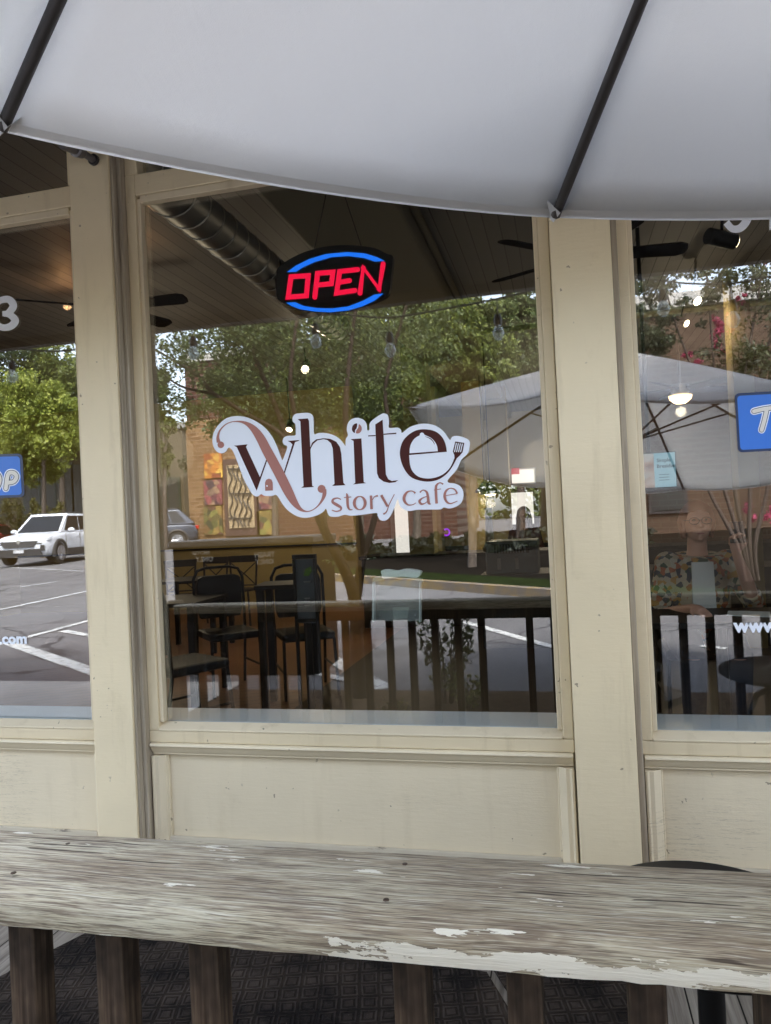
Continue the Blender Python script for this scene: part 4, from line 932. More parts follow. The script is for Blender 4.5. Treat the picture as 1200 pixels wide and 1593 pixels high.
# ================================================================== cars
carglass = mat('car_glass', (.012, .014, .016), .12, spec=.35); tyre = mat('tyre', (.018, .018, .018), .8); rimm = mat('alloy', (.42, .42, .43), .3, metal=.8)
clad = mat('dark_cladding', (.035, .033, .032), .6); chrome = mat('chrome', (.6, .6, .6), .15, metal=1); lampm = mat('lamp_lens', (.7, .72, .75), .1); redlamp = mat('rear_lamp_red', (.4, .01, .01), .2)
def loft(secs, close=True):
    mb = MB(); n = len(secs[0])
    for s_ in secs: mb.v += [tuple(p) for p in s_]
    for i in range(len(secs)-1):
        for j in range(n if close else n-1): a_ = i*n+j; b_ = i*n+(j+1) % n; mb.f.append((a_, a_+n, b_+n, b_))
    mb.f += [tuple(range(n)), tuple(reversed(range((len(secs)-1)*n, len(secs)*n)))]; return mb
def car(label, col, loc, rz, suv=True, cat='car', metallic=0):
    H = 1.68 if suv else 1.44; belt = 1.06 if suv else .92; L = 2.3; paint = mat('car_paint_%d' % len(MT), col, .25, metal=metallic)
    t = thing('parked_car', label, cat, loc, rz)
    def ring(x, w_, zb, zt, crown=.03):
        h = [(0, zb), (w_*.86, zb), (w_*.97, zb+.10), (w_, zb+.28), (w_, zb+(zt-zb)*.62), (w_*.965, zt-.05), (w_*.86, zt), (w_*.4, zt+crown), (0, zt+crown)]
        return [(x, y, z) for y, z in h]+[(x, -y, z) for y, z in h[-2:0:-1]]
    body = loft([ring(L, .62, .42, .72), ring(L-.04, .80, .34, .84), ring(L-.22, .90, .26, .93 if suv else .80), ring(L-.7, .93, .24, belt-.05), ring(1.05, .93, .24, belt), ring(0, .93, .24, belt), ring(-1.5, .93, .24, belt), ring(-L+.25, .91, .26, belt), ring(-L+.03, .84, .34, belt-.1), ring(-L, .72, .42, belt-.2)])
    bo = body.build('body', paint, t, world=False, smooth=True); sb_ = bo.modifiers.new('round', 'SUBSURF'); sb_.levels = sb_.render_levels = 2
    for s_ in (1, -1):
        for x in (1.0, -.02, -1.0):
            MB().box((x-.006, s_*.925-.012, .46), (x+.006, s_*.925+.010, belt-.05)).build('door_gap', clad, t, world=False)
        for x in (.14, -.88): MB().box((x-.09, s_*.925-.01, belt-.16), (x+.09, s_*.925+.03, belt-.125)).build('door_handle', paint, t, world=False, bevel=.008)
        MB().box((L-.36, s_*.55-.2, .70), (L+.004, s_*.55+.2, .735)).build('headlight_trim', clad, t, world=False, bevel=.01)
        if suv: MB().tube([(.2, s_*.56, H+.03), (.0, s_*.56, H+.07), (-1.3, s_*.56, H+.07), (-1.5, s_*.56, H+.03)], .018, 6).build('roof_rail', clad, t, world=False)
    MB().box((L+.03, -.17, .42), (L+.045, .17, .52)).build('number_plate', mat('plate_white', (.5, .5, .5), .4), t, world=False)
    def gring(x, w_, z): return [(x, w_, z), (x, w_*.55, z+.02), (x, -w_*.55, z+.02), (x, -w_, z)]
    xf, xr = 1.12, -L+.12; rf, rr2 = (.32, -1.55) if suv else (.25, -1.1)
    roof = MB(); base_ = [(xf, .80, belt), (xr, .82, belt), (xr, -.82, belt), (xf, -.80, belt)]; tp = [(rf, .62, H), (rr2, .64, H), (rr2, -.64, H), (rf, -.62, H)]
    roof.v = base_+tp+[(rf-.2, .5, H+.035), (rr2+.2, .5, H+.035), (rr2+.2, -.5, H+.035), (rf-.2, -.5, H+.035)]
    roof.f = [(0, 4, 5, 1)[::-1], (2, 6, 7, 3)[::-1], (0, 3, 7, 4), (1, 5, 6, 2)[::-1], (4, 8, 9, 5)[::-1], (5, 9, 10, 6)[::-1], (6, 10, 11, 7)[::-1], (7, 11, 8, 4)[::-1], (8, 11, 10, 9)[::-1]]
    roof.build('cabin', paint, t, world=False, bevel=.05)
    def quad_on(p0, p1, p2, p3, u0, u1, v0, v1, off):   # p0,p1 bottom edge; p3,p2 top edge
        P = [Vector(p) for p in (p0, p1, p2, p3)]; f_ = lambda u, v: P[0].lerp(P[1], u).lerp(P[3].lerp(P[2], u), v)
        nn = (P[1]-P[0]).cross(P[3]-P[0]).normalized(); q = [f_(u0, v0)+nn*off, f_(u1, v0)+nn*off, f_(u1, v1)+nn*off, f_(u0, v1)+nn*off]; return q, nn
    def gl(nm, p, u0, u1, v0=.08, v1=.9):
        q, nn = quad_on(*p, u0, u1, v0, v1, .004); MB().prism(q, nn*.008).build(nm, carglass, t, world=False)
    gl('windscreen', ((xf, -.80, belt), (xf, .80, belt), (rf, .62, H), (rf, -.62, H)), .05, .95, .03)
    gl('rear_window', ((xr, .82, belt), (xr, -.82, belt), (rr2, -.64, H), (rr2, .64, H)), .1, .9, .25)
    for s_ in (1, -1):
        p = ((xf, .80, belt), (xr, .82, belt), (rr2, .64, H), (rf, .62, H)) if s_ > 0 else ((xr, -.82, belt), (xf, -.80, belt), (rf, -.62, H), (rr2, -.64, H))
        for u0, u1 in ((.07, .40), (.42, .70), (.72, .90)):
            if s_ < 0: u0, u1 = 1-u1, 1-u0
            gl('side_window', p, u0, u1)
        for x in (1.42, -1.4):
            wh = MB().lathe([(0, -.11), (.25, -.11), (.345, -.10), (.36, -.06), (.36, .06), (.345, .10), (.25, .11), (0, .11)], (x, s_*.84, .36), 26, 'y').build('wheel', tyre, t, world=False, smooth=True)
            rm = MB().lathe([(0, -.01), (.22, -.01), (.25, .012), (.25, -.02), (0, -.02)][::1], (x, s_*.955, .36), 24, 'y')
            for k in range(5): a_ = k*1.2566; rm.tube([(x, s_*.965, .36), (x+.22*math.cos(a_), s_*.965, .36+.22*math.sin(a_))], [.035, .022], 6)
            rm.build('rim', rimm, wh, world=False)
            MB().tube([(x+.43*math.cos(a_), s_*.925, .36+.43*math.sin(a_)) for a_ in [math.pi*k/12 for k in range(-1, 14)]], .06 if suv else .03, 6).build('wheel_arch', clad, t, world=False, smooth=True)
        MB().box((-.98, s_*.93-.02, .24), (1.0, s_*.93+.012, .50)).build('side_cladding', clad if suv else paint, t, world=False, bevel=.01)
        MB().ball((.78, s_*1.02, belt+.06), (.07, .12, .08)).build('wing_mirror', paint, t, world=False, smooth=True)
        MB().prism([(L-.12, s_*.50, .86), (L-.20, s_*.86, .90), (L-.42, s_*.925, .93), (L-.25, s_*.90, .81), (L-.06, s_*.66, .77)], (.05, 0, .012)).build('headlight', lampm, t, world=False)
        MB().box((L-.10, s_*.77-.05, .47), (L+.01, s_*.77+.06, .66)).build('fog_pocket', clad, t, world=False, bevel=.02)
        MB().box((-L-.02, s_*.74-.1, .82), (-L+.12, s_*.74+.1, .98)).build('tail_light', redlamp, t, world=False, bevel=.02)
    MB().prism([(L-.02, -.62, .80), (L-.02, .62, .80), (L+.0, .5, .60), (L+.0, -.5, .60)], (.035, 0, 0)).build('grille', clad, t, world=False)
    MB().prism([(L-.03, -.70, .54), (L-.03, .70, .54), (L-.05, .76, .30), (L-.05, -.76, .30)], (.06, 0, 0)).build('bumper', clad, t, world=False)
    MB().lathe([(0, 0), (.07, 0), (.07, .012), (0, .012)], (L+.028, 0, .78), 18, 'x').build('badge', chrome, t, world=False)
    return t
c = M(95, 850, -19.8); car('white sport utility car parked across the car park, facing the cafe', (.55, .57, .60), (c.x-.55, -20.2, ground_z(-20)), R(80))
c = M(-12, 850, -27); car('red saloon car parked behind the white one at the left', (.30, .02, .02), (c.x, -26.5, ground_z(-26.5)), R(70), suv=False)
c = M(243, 850, -27); car('dark blue grey car standing at the left edge of the brick building', (.05, .06, .08), (c.x, -26, ground_z(-26)), R(150), metallic=.3)
c = M(165, 850, -33); car('silver car far behind the white one', (.35, .36, .38), (c.x, -32, ground_z(-32)), R(20), suv=False, metallic=.4)

# ================================================================== bins, string lights
xb0_, xb1_ = M(273, 960, -3.25).x, M(492, 960, -3.25).x; gz = ground_z(-3.6)
bn = thing('waste_bin', 'dark brown trash and recycling cabinet reflected in the lower left of the centre window', 'trash bin', ((xb0_+xb1_)/2, -3.55, gz))
dkb = mat('dark_brown_plastic', (.008, .006, .005), .7, spec=.1); ztop = M(380, 838, -3.25).z
MB().box((xb0_, -3.85, gz), (xb1_, -3.25, ztop-.06)).build('cabinet', dkb, bn, bevel=.012)
MB().box((xb0_-.02, -3.88, ztop-.058), (xb1_+.02, -3.22, ztop)).build('lid', mat('bin_lid_grey', (.07, .065, .06), .5), bn, bevel=.012)
MB().box(((xb0_+xb1_)/2-.01, -3.2495, gz), ((xb0_+xb1_)/2+.01, -3.243, ztop-.06)).build('door_gap', blackm, bn)
def btext(body, px, py, size):
    p = M(px, py, -3.24); o = text_mesh(body, size, 'bin_lettering', mat('dull_white_print', (.20, .19, .17), .6), bn, (p.x, -3.244, p.z), xdir=(-1, 0, 0), bold=.002)
btext('TRASH', 428, 866, .062); btext('ONLY', 426, 877, .062); btext('RECYCLE', 326, 862, .04); btext('ONLY', 332, 873, .062)
sg = thing('string_lights', 'black cable of clear glass bulbs strung along the canopy edge', 'string lights', M(500, 500, -1.42))
cp = [(-90, 520), (18, 541), (110, 545), (180, 522), (300, 512), (430, 500), (520, 489), (605, 494), (700, 479), (773, 465), (840, 449), (910, 436), (1000, 434), (1070, 441), (1138, 441), (1200, 430), (1280, 420)]
MB().tube(cat_rom([tuple(M(x, y, -1.42)) for x, y in cp], 6), .0052, 6).build('cable', blackm, sg, smooth=True)
for x, y in ((18, 541), (300, 512), (490, 492), (605, 494), (773, 465), (1138, 441), (1030, 437)):
    p = M(x, y, -1.42); dz = -.10 if x in (605, 1138, 773, 18) else -.06
    s_ = MB().tube([p, p+Vector((0, 0, dz))], .003, 5).lathe([(0, 0), (.021, 0), (.024, .02), (.016, .06), (0, .06)], p+Vector((0, 0, dz-.045)), 12).build('socket', blackm, sg, smooth=True)
    MB().lathe([(0, -.085), (.016, -.080), (.031, -.058), (.033, -.038), (.016, 0), (0, 0)], p+Vector((0, 0, dz-.046)), 14).build('bulb', bulbg, s_, smooth=True)

# ================================================================== inside the cafe
warm = (1, .80, .56)
def lamp_point(p, e, r=.06, col=warm, spot=None, aim=None):
    l = bpy.data.lights.new('lamp', 'SPOT' if spot else 'POINT'); l.energy = e*.12; l.color = col; l.shadow_soft_size = r
    if spot: l.spot_size = R(spot); l.spot_blend = .6
    o = link(bpy.data.objects.new('lamp', l)); o.location = p
    if aim is not None: o.rotation_euler = (Vector(aim)-Vector(p)).to_track_quat('-Z', 'Y').to_euler()
    return o
glow = mat('lamp_glow', (1, .9, .75), emit=(1, .80, .5), es=1.2)
# duct
d1, d2 = ray(320, 387), ray(417, 385); a1, a2 = math.atan2(-d1.x, d1.z), math.atan2(-d2.x, d2.z); am = (a1+a2)/2; dist = 2.42; rd = dist*math.sin((a1-a2)/2)
dc = Vector((-dist*math.sin(am), 0, dist*math.cos(am)))
dt = thing('air_duct', 'round galvanised spiral air duct hanging under the plank ceiling', 'duct', (dc.x, .2, dc.z))
MB().tube([(dc.x, .15, dc.z), (dc.x, 2, dc.z), (dc.x, 3.3, dc.z)], rd, 40).build('duct_pipe', steel, dt, smooth=True)
N_ = 20; MB().tube([(dc.x+rd*math.cos(2*math.pi*k/24), .15+3.1*k/(24*N_), dc.z+rd*math.sin(2*math.pi*k/24)) for k in range(24*N_)], .0055, 5).build('spiral_seam', steelseam, dt)
gmb = MB(); ga = math.atan2(-.35, 1)
for k in range(14):
    y = 1.75+k*.03; gmb.box((dc.x+rd*.72, y, dc.z-.13), (dc.x+rd+.03, y+.008, dc.z+.02))
gmb.build('slats', mat('grille_aluminium', (.5, .5, .5), .4, metal=.6), MB().box((dc.x+rd*.7, 1.72, dc.z-.15), (dc.x+rd+.012, 2.19, dc.z+.04)).build('air_grille', blackm, dt), bevel=0)
for y in (.5, 2.9): MB().tube([(dc.x, y, dc.z+rd), (dc.x, y, CEIL)], .004, 6).build('hanger', blackm, dt)
# fans
def fan(px, py, Y, label, ang, light=False):
    p = W(px, py, Y); t = thing('ceiling_fan', label, 'ceiling fan', p)
    fm = mat('dark_fan_wood', (.010, .007, .006), 1, spec=0)
    MB().lathe([(0, -.06), (.09, -.05), (.11, 0), (.09, .06), (0, .07)], p, 20).build('motor', ribm, t, smooth=True)
    MB().tube([p, (p.x, p.y, CEIL)], .015, 8).build('rod', ribm, t)
    for k in range(5):
        a_ = R(ang+72*k); rot = Matrix.Rotation(a_, 3, 'Z') @ Matrix.Rotation(R(-14), 3, 'X'); out_ = [(.1, -.03), (.2, -.06), (.64, -.075), (.69, -.05), (.70, 0), (.69, .05), (.64, .075), (.2, .06), (.1, .03)]
        MB().prism([p+rot @ Vector((x, y, 0)) for x, y in out_], rot @ Vector((0, 0, .01))).build('blade', fm, t)
    if light:
        MB().lathe([(0, -.16), (.06, -.155), (.12, -.11), (.13, -.07), (0, -.07)], p, 20).build('lamp_bowl', mat('lamp_bowl_glass', (.9, .75, .5), emit=(1, .66, .3), es=.4), t, smooth=True)
        lamp_point(p-Vector((0, 0, .25)), 22)
fan(165, 478, 2.6, 'dark ceiling fan whose blade tip shows at the left of the centre window', 3)
fan(905, 400, 2.5, 'dark ceiling fan behind the post between the centre and right windows', 8)
fan(1058, 606, 6.3, 'ceiling fan with a glowing bowl lamp in the right window', 25, True)
def spot(px, py, Y, label, d, r=.05, e=25, aim=None):
    p = W(px, py, Y); d = Vector(d).normalized(); t = thing('spot_lamp', label, 'spotlight', p)
    MB().tube([p, p-d*.16], r, 16).build('housing', blackm, t, smooth=True); MB().tube([p+d*.001, p+d*.006], r*.86, 16).build('lens', glow, t)
    MB().tube([p-d*.08, Vector((p.x, p.y, CEIL))], .008, 6).build('stem', blackm, t)
    if e: lamp_point(p+d*.03, e, .05, warm, 110, p+d if aim is None else aim)
spot(475, 573, 5.5, 'round black spotlight glowing white in the middle of the centre window', (.1, -.75, -.6), .045, 60)
spot(1142, 376, 1.5, 'black cylinder spotlight under the number in the right window', (.8, .45, -.12), .042, 8)
spot(1085, 468, 4.2, 'small glowing spotlight, higher one of the pair left of the blossom', (.5, -.6, -.6), .045, 45, (1.5, 7.9, .6))
spot(1068, 503, 5.2, 'small glowing spotlight just above the warm brick glow', (.6, -.5, -.5), .04, 45, (2.3, 7.9, .8))
spot(450, 668, 7.0, 'small dim spotlight above the swash of the logo', (0, -.6, -.8), .05, 45, (-3.2, 8.0, .3))
lamp_point((-3.6, 3.5, .7), 16, .3); lamp_point((-1.9, 6.4, .7), 22, .3); lamp_point((2.6, 5.0, 1.0), 16, .3); lamp_point((-.3, 10, .9), 24, .3); lamp_point((-5.4, 6, .7), 26, .3)  # added fill points without fixtures, lighting the room in general
def pendant(px, py, Y, label):
    p = W(px, py, Y); t = thing('pendant_lamp', label, 'pendant lamp', p)
    MB().lathe([(.13, 0), (.12, .03), (.07, .08), (.03, .14), (.0, .15)], p, 20).build('shade', blackm, t, smooth=True)
    MB().lathe([(0, -.02), (.05, -.015), (.075, .005), (0, .006)], p, 16).build('bulb', glow, t); MB().tube([p+Vector((0, 0, .14)), (p.x, p.y, CEIL)], .006, 6).build('cord', blackm, t)
    lamp_point(p-Vector((0, 0, .12)), 4)
pendant(754, 766, 7.2, 'black dome pendant lamp, the left one of two over the counter'); pendant(763, 769, 6.2, 'black dome pendant lamp, the right one of two over the counter')
p = W(225, 405, 1.9); lamp_point((p.x-.15, 1.9, CEIL-.16), 2.2, .03, (1, .5, .22)); p = W(100, 400, 2.6); lamp_point((p.x, 2.6, CEIL-.18), 2.5, .03, (1, .5, .22))
# columns and counter
def column(px0, px1, Y, label_px, m=olive, top=CEIL, bottom=FLOOR):
    a_, c_ = W(px0, 700, Y), W(px1, 700, Y); MB().box((a_.x, Y, bottom), (c_.x, Y+.3, top)).build('column', m, kind='structure')
column(630, 668, 6.0, 0); column(722, 751, 7.6, 0, mat('ochre_column', (.30, .23, .09), .8)); column(758, 790, 9.4, 0, MT['ochre_column']); column(640, 681, 8.8, 0, olive)
ct = thing('service_counter', 'long black service counter behind the logo and the grey cooler', 'counter', (W(760, 880, 5.9).x, 6.2, FLOOR))
x0, x1 = W(560, 880, 5.9).x, 6.5; zc = W(700, 861, 5.9).z
MB().box((x0+.02, 5.92, FLOOR), (x1, 6.5, zc-.04)).build('counter_base', darkw, ct, bevel=.004); MB().box((x0, 5.86, zc-.0395), (x1+.02, 6.55, zc)).build('countertop', blackw, ct, bevel=.004)
MB().box((W(640, 860, 10).x, 10, FLOOR), (9, 10.1, W(700, 850, 10).z)).build('wall', darkw, kind='structure')
cl = thing('display_cooler', 'grey blue cooler with a vent grille on the dark counter', 'cooler', W(795, 893, 4.6))
p, q = W(757, 893, 4.6), W(836, 840, 4.6); gb = mat('grey_blue_steel', (.14, .17, .20), .5, metal=.2)
MB().box((p.x, 4.6, p.z), (q.x, 5.2, q.z)).build('cabinet', gb, cl, bevel=.01)
MB().box((p.x+.09, 4.592, p.z+(q.z-p.z)*.62), (q.x-.08, 4.599, q.z-.03)).build('vent_recess', blackm, cl)
vm = MB()
for k in range(11): x = p.x+.10+k*(q.x-p.x-.2)/11; vm.box((x, 4.58, p.z+(q.z-p.z)*.63), (x+.016, 4.591, q.z-.035))
vm.build('vent_slats', gb, cl)
for k in (.22, .56): x = p.x+(q.x-p.x)*k; MB().box((x, 4.592, p.z+.04), (x+.035, 4.598, p.z+.15)).build('label_plate', mat('pale_print', (.35, .37, .38), .6), cl)
MB().box((p.x-.05, 4.5, FLOOR), (6.4, 5.25, p.z-.002)).build('cooler_stand', darkw, cl)
bl_ = thing('blender_jug', 'clear tapering blender jug standing on the counter below the pendant lamps', 'blender', (W(760, 836, 5.95).x, 6.1, zc))
pz = W(760, 790, 6.1).z; MB().lathe([(0, zc), (.08, zc), (.09, zc+.02), (.05, zc+.12), (.05, zc+.13), (.035, pz-.04), (.05, pz), (0, pz)], (bl_.location.x, 6.1, 0), 16).build('jug', mat('pale_metal', (.30, .28, .24), .35, metal=.4), bl_, smooth=True)
# bright rear openings
day = mat('daylit_glass', (.8, .8, .8), emit=(1, .93, .88), es=.10); wf_ = mat('white_frame', (.55, .57, .55), .5); brf = mat('brown_frame', (.07, .03, .02), .6)
def opening(label, px0, py0, px1, py1, fm, nm, cat, Y=9.95, fr=.08):
    p, q = W(px0, py1, Y), W(px1, py0, Y); t = thing(nm, label, cat, ((p.x+q.x)/2, Y, p.z))
    fb = MB().box((p.x-fr, Y, p.z-fr), (p.x, Y+.05, q.z+fr)).box((q.x, Y, p.z-fr), (q.x+fr, Y+.05, q.z+fr)).box((p.x, Y, q.z), (q.x, Y+.05, q.z+fr)).box((p.x, Y, p.z-fr), (q.x, Y+.05, p.z))
    fb.build('frame', fm, t); MB().box((p.x, Y+.02, p.z), (q.x, Y+.03, q.z)).build('pane', day, t); return t
opening('bright narrow glazed rear door with white frame below the logo', 617, 775, 642, 862, wf_, 'rear_door', 'door')
opening('bright rear window with dark brown frame behind the long haired person', 797, 765, 829, 816, brf, 'rear_window', 'window')
opening('small bright window high up above the rear window', 797, 729, 831, 752, wf_, 'rear_window', 'window', fr=.02)
ex = MB().box((0, 0, 0), (.16, .03, .12)); p = W(796, 738, 9.8); ex = MB().box((p.x, 9.8, p.z), (p.x+.13, 9.83, p.z+.10)); tag(ex.build('red_sign', mat('red_plastic', (.5, .02, .03), .5, emit=(1, .03, .05), es=.05)), 'small red sign beside the high bright window', 'sign')
nn_ = W(695, 828, 8.5); tag(MB().tube([(nn_.x+.045*math.cos(k*math.pi/8), 8.5, nn_.z+.05*math.sin(k*math.pi/8)) for k in range(-6, 7)], .012, 8).build('neon_light', mat('purple_neon', (.3, 0, .5), emit=(.32, .015, 1), es=.09)), 'small curved purple neon light on the dark back counter', 'neon light')
MB().box((W(945, 600, 8.0).x, 8.0, FLOOR), (9, 8.15, CEIL)).build('brick_wall', brownbrick, kind='structure')
col = W(1165, 560, 4.4); MB().box((W(1140, 560, 4.4).x, 4.4, FLOOR), (W(1172, 560, 4.4).x, 4.65, CEIL)).build('column', MT['ochre_column'], kind='structure')
# menu screen
p, q = W(972, 763, 3.0), W(1052, 701, 3.0); tv = thing('menu_screen', 'wall screen showing a pale blue Simple Breakfast menu in the right window', 'screen', ((p.x+q.x)/2, 3.0, p.z))
MB().box((p.x, 3.0, p.z), (q.x, 3.04, q.z)).build('screen_frame', blackm, tv, bevel=.003); MB().tube([((p.x+q.x)/2, 3.03, q.z), ((p.x+q.x)/2, 3.03, CEIL)], .015, 8).build('bracket', blackm, tv)
xm = W(1018, 730, 3.0).x
MB().box((xm, 2.994, p.z+.01), (q.x-.01, 2.999, q.z-.01)).build('menu_page', mat('screen_blue', (.3, .45, .5), emit=(.30, .62, .78), es=.05), tv)
MB().box((p.x+.01, 2.994, p.z+.01), (xm-.001, 2.999, q.z-.01)).build('food_picture', mat('screen_picture', (.3, .3, .3), emit=(.5, .5, .5), es=.045, build=lambda nt, b: (lambda c: nt.links.new(c, b.inputs['Emission Color']))(ramp(nt, noise(nt, coords(nt), 9, 3), [(.3, (.06, .05, .1)), (.45, (.45, .2, .1)), (.55, (.7, .7, .68)), (.75, (.25, .3, .4))]))), tv)
inkm = mat('screen_ink', (.03, .05, .07), .6)
text_mesh('Simple', .036, 'menu_heading', inkm, tv, W(1022, 719, 2.99), bold=.0007); text_mesh('Breakfast', .036, 'menu_heading', inkm, tv, W(1022, 728, 2.99), bold=.0007)
for k in range(3): MB().box((xm+.03, 2.990, q.z-.17-k*.02), (xm+.10, 2.993, q.z-.166-k*.02)).build('menu_line', inkm, tv)

# ---- chairs and tables inside
def banquet(loc, rz, label):
    t = thing('banquet_chair', label, 'chair', loc, rz, None)
    MB().box((-.20, -.21, .42), (.20, .21, .48)).build('seat', vinyl, t, world=False, bevel=.02)
    MB().prism([(x, .195, z) for x, z in ((-.165, .56), (.165, .56), (.185, .62), (.185, .84), (.17, .89), (.13, .905), (-.13, .905), (-.17, .89), (-.185, .84), (-.185, .62))], (0, .045, 0)).build('backrest', vinyl, t, world=False, bevel=.008)
    MB().tube([(-.2, .2, .43), (-.205, .215, .60), (-.205, .23, .88), (-.17, .235, .95), (-.1, .237, .97), (.1, .237, .97), (.17, .235, .95), (.205, .23, .88), (.205, .215, .60), (.2, .2, .43)], .0125, 8).build('back_frame', blackm, t, world=False, smooth=True)
    for sx in (-1, 1):
        MB().tube([(sx*.2, .2, .43), (sx*.2, .27, 0)], .012, 8).build('leg', blackm, t, world=False); MB().tube([(sx*.19, -.19, .43), (sx*.2, -.23, 0)], .012, 8).build('leg', blackm, t, world=False)
        MB().tube([(sx*.2, .235, .2), (sx*.2, -.21, .2)], .009, 6).build('stretcher', blackm, t, world=False)
    return t
def crossback(loc, rz, label):
    t = thing('cross_back_chair', label, 'chair', loc, rz, None); dw = mat('dark_chair_wood', (.02, .014, .012), .45)
    MB().lathe([(0, .44), (.2, .44), (.21, .455), (.2, .47), (0, .47)], (0, 0, 0), 24).build('seat', dw, t, world=False, smooth=True)
    for sx in (-1, 1):
        MB().tube([(sx*.18, .22, 0), (sx*.17, .17, .46), (sx*.19, .21, .88)], .014, 8).build('leg', dw, t, world=False, smooth=True); MB().tube([(sx*.17, -.16, .45), (sx*.2, -.2, 0)], .014, 8).build('leg', dw, t, world=False)
        MB().tube([(sx*.17, .18, .50), (sx*.02, .20, .64), (-sx*.17, .20, .80)], .008, 6).build('cross_bar', dw, t, world=False, smooth=True)
    MB().tube([(-.17, .175, .50), (0, .19, .50), (.17, .175, .50)], .01, 6).build('lower_rail', dw, t, world=False)
    MB().prism([(-.20, .195, .81), (.20, .195, .81), (.21, .20, .90), (-.21, .20, .90)], (0, .025, 0)).build('top_rail', dw, t, world=False, bevel=.006)
    return t
def sq_table(loc, rz, label, h=.76, s=.35):
    t = thing('square_table', label, 'table', loc, rz, None); MB().box((-s, -s, h-.03), (s, s, h)).build('tabletop', blackw, t, world=False, bevel=.004)
    for a_ in (-1, 1):
        for b_ in (-1, 1): MB().box((a_*(s-.04)-.025, b_*(s-.04)-.025, 0), (a_*(s-.04)+.025, b_*(s-.04)+.025, h-.031)).build('leg', blackm, t, world=False, bevel=.003)
    return t
def fl_(px, py): 
    r = ray(px, py); t = FLOOR/r.z; return Vector((r.x*t, t-D, FLOOR))
def at(px, Y): p = W(px, 900, Y); return (p.x, Y, FLOOR)
banquet(at(352, 2.75), R(42), 'black vinyl banquet chair with its padded back between the left table and the tall table')
banquet(at(280, 1.5), R(150), 'black vinyl banquet chair at the extreme lower left of the centre window')
banquet(at(470, 2.7), R(30), 'black vinyl banquet chair behind the chalkboard sign')
crossback(at(372, 6.4), R(5), 'dark cross-back chair against the ochre wall, the right one of the row'); crossback(at(323, 6.3), R(-8), 'dark cross-back chair against the ochre wall, the middle one of the row')
crossback(at(280, 5.8), R(25), 'dark cross-back chair against the ochre wall, the left one of the row')
sq_table(at(300, 4.6), R(8), 'black square table in front of the cross-back chairs'); sq_table(at(262, 2.5), R(5), 'black square table by the lower left corner of the centre window')
t_ = sq_table(at(446, 2.3), R(12), 'black square table left of the chalkboard sign', .88, .2)
# chalkboard sign
p, q = W(464, 1078, 1.9), W(491, 869, 1.9); cs = thing('chalkboard_sign', 'narrow standing chalkboard with a green leaf drawn on it', 'sign', ((p.x+q.x)/2, 1.9, FLOOR))
rotz = Matrix.Rotation(R(0), 3, 'Z'); cb = mat('chalkboard', (.09, .10, .11), .7)
MB().box((p.x, 1.9, FLOOR), (p.x+.018, 1.93, q.z)).box((q.x-.018, 1.9, FLOOR), (q.x, 1.93, q.z)).box((p.x, 1.9, q.z+.001), (q.x, 1.93, q.z+.03)).box((p.x+.018, 1.9, W(0, 975, 1.9).z), (q.x-.018, 1.93, W(0, 975, 1.9).z+.02)).build('board_frame', blackm, cs, bevel=.002)
MB().box((p.x+.019, 1.912, W(478, 975, 1.9).z+.021), (q.x-.019, 1.92, q.z-.001)).build('board', cb, cs)
lp = W(478, 889, 1.905); MB().prism([lp+Vector((x*.9, 0, z*.9)) for x, z in ((-.03, -.03), (-.01, .02), (.03, .035), (.035, 0), (.01, -.035))], (0, .004, 0)).build('leaf_drawing', mat('leaf_paint', (.10, .20, .03), .6), cs)
ck = MB()
for zz, ww in ((905, .04), (931, .03), (936, .035), (942, .03)):
    z_ = W(478, zz, 1.905); ck.tube([z_+Vector((ww*(k/10-.5)*1.2, 0, .006*math.sin(k*2.1))) for k in range(11)], .0022, 4)
ck.build('chalk_marks', mat('chalk', (.4, .4, .4), .8), cs)
# clear box with paper on top, on the window ledge side
mbx = thing('acrylic_box', 'clear acrylic leaflet box with crumpled white paper on its rim behind the centre glass', 'leaflet box', W(619, 965, .10))
Yx = .06; f = Flat(Yx, .003, idc); f.poly([(583, 903), (656, 903), (656, 966), (583, 966)]); f.mb.build('front_panel', clear, mbx)
f = Flat(Yx-.004, .006, idc); f.poly([(580, 906), (581, 899), (600, 893), (620, 892), (640, 894), (658, 900), (659, 906), (640, 901), (620, 899), (600, 901)]); f.mb.build('top_rim', mat('sage_plastic', (.17, .21, .18), .5), mbx)
for x in (583.5, 655.5): f = Flat(Yx-.004, .03, idc); f.poly([(x-1, 905), (x+1, 905), (x+1, 966), (x-1, 966)]); f.mb.build('side_edge', mat('pale_acrylic_edge', (.45, .5, .5), .3), mbx)
for x, y in ((590, 911), (645, 911), (591, 957), (646, 957)): MB().ball(W(x, y, Yx-.008), .0028).build('screw', chrome, mbx)
f = Flat(Yx+.01, .03, idc); f.poly([(596, 887), (606, 885), (620, 887), (634, 884), (655, 887), (657, 891), (650, 898), (628, 896), (600, 899), (597, 893)], 3); f.mb.build('crumpled_paper', mat('white_paper', (.7, .74, .74), .8), mbx, bevel=.004)
f = Flat(Yx+.006, .002, idc); f.poly([(611, 945), (637, 944), (634, 962), (613, 963)]); f.mb.build('leaflet', mat('dull_paper', (.30, .28, .24), .8), mbx)

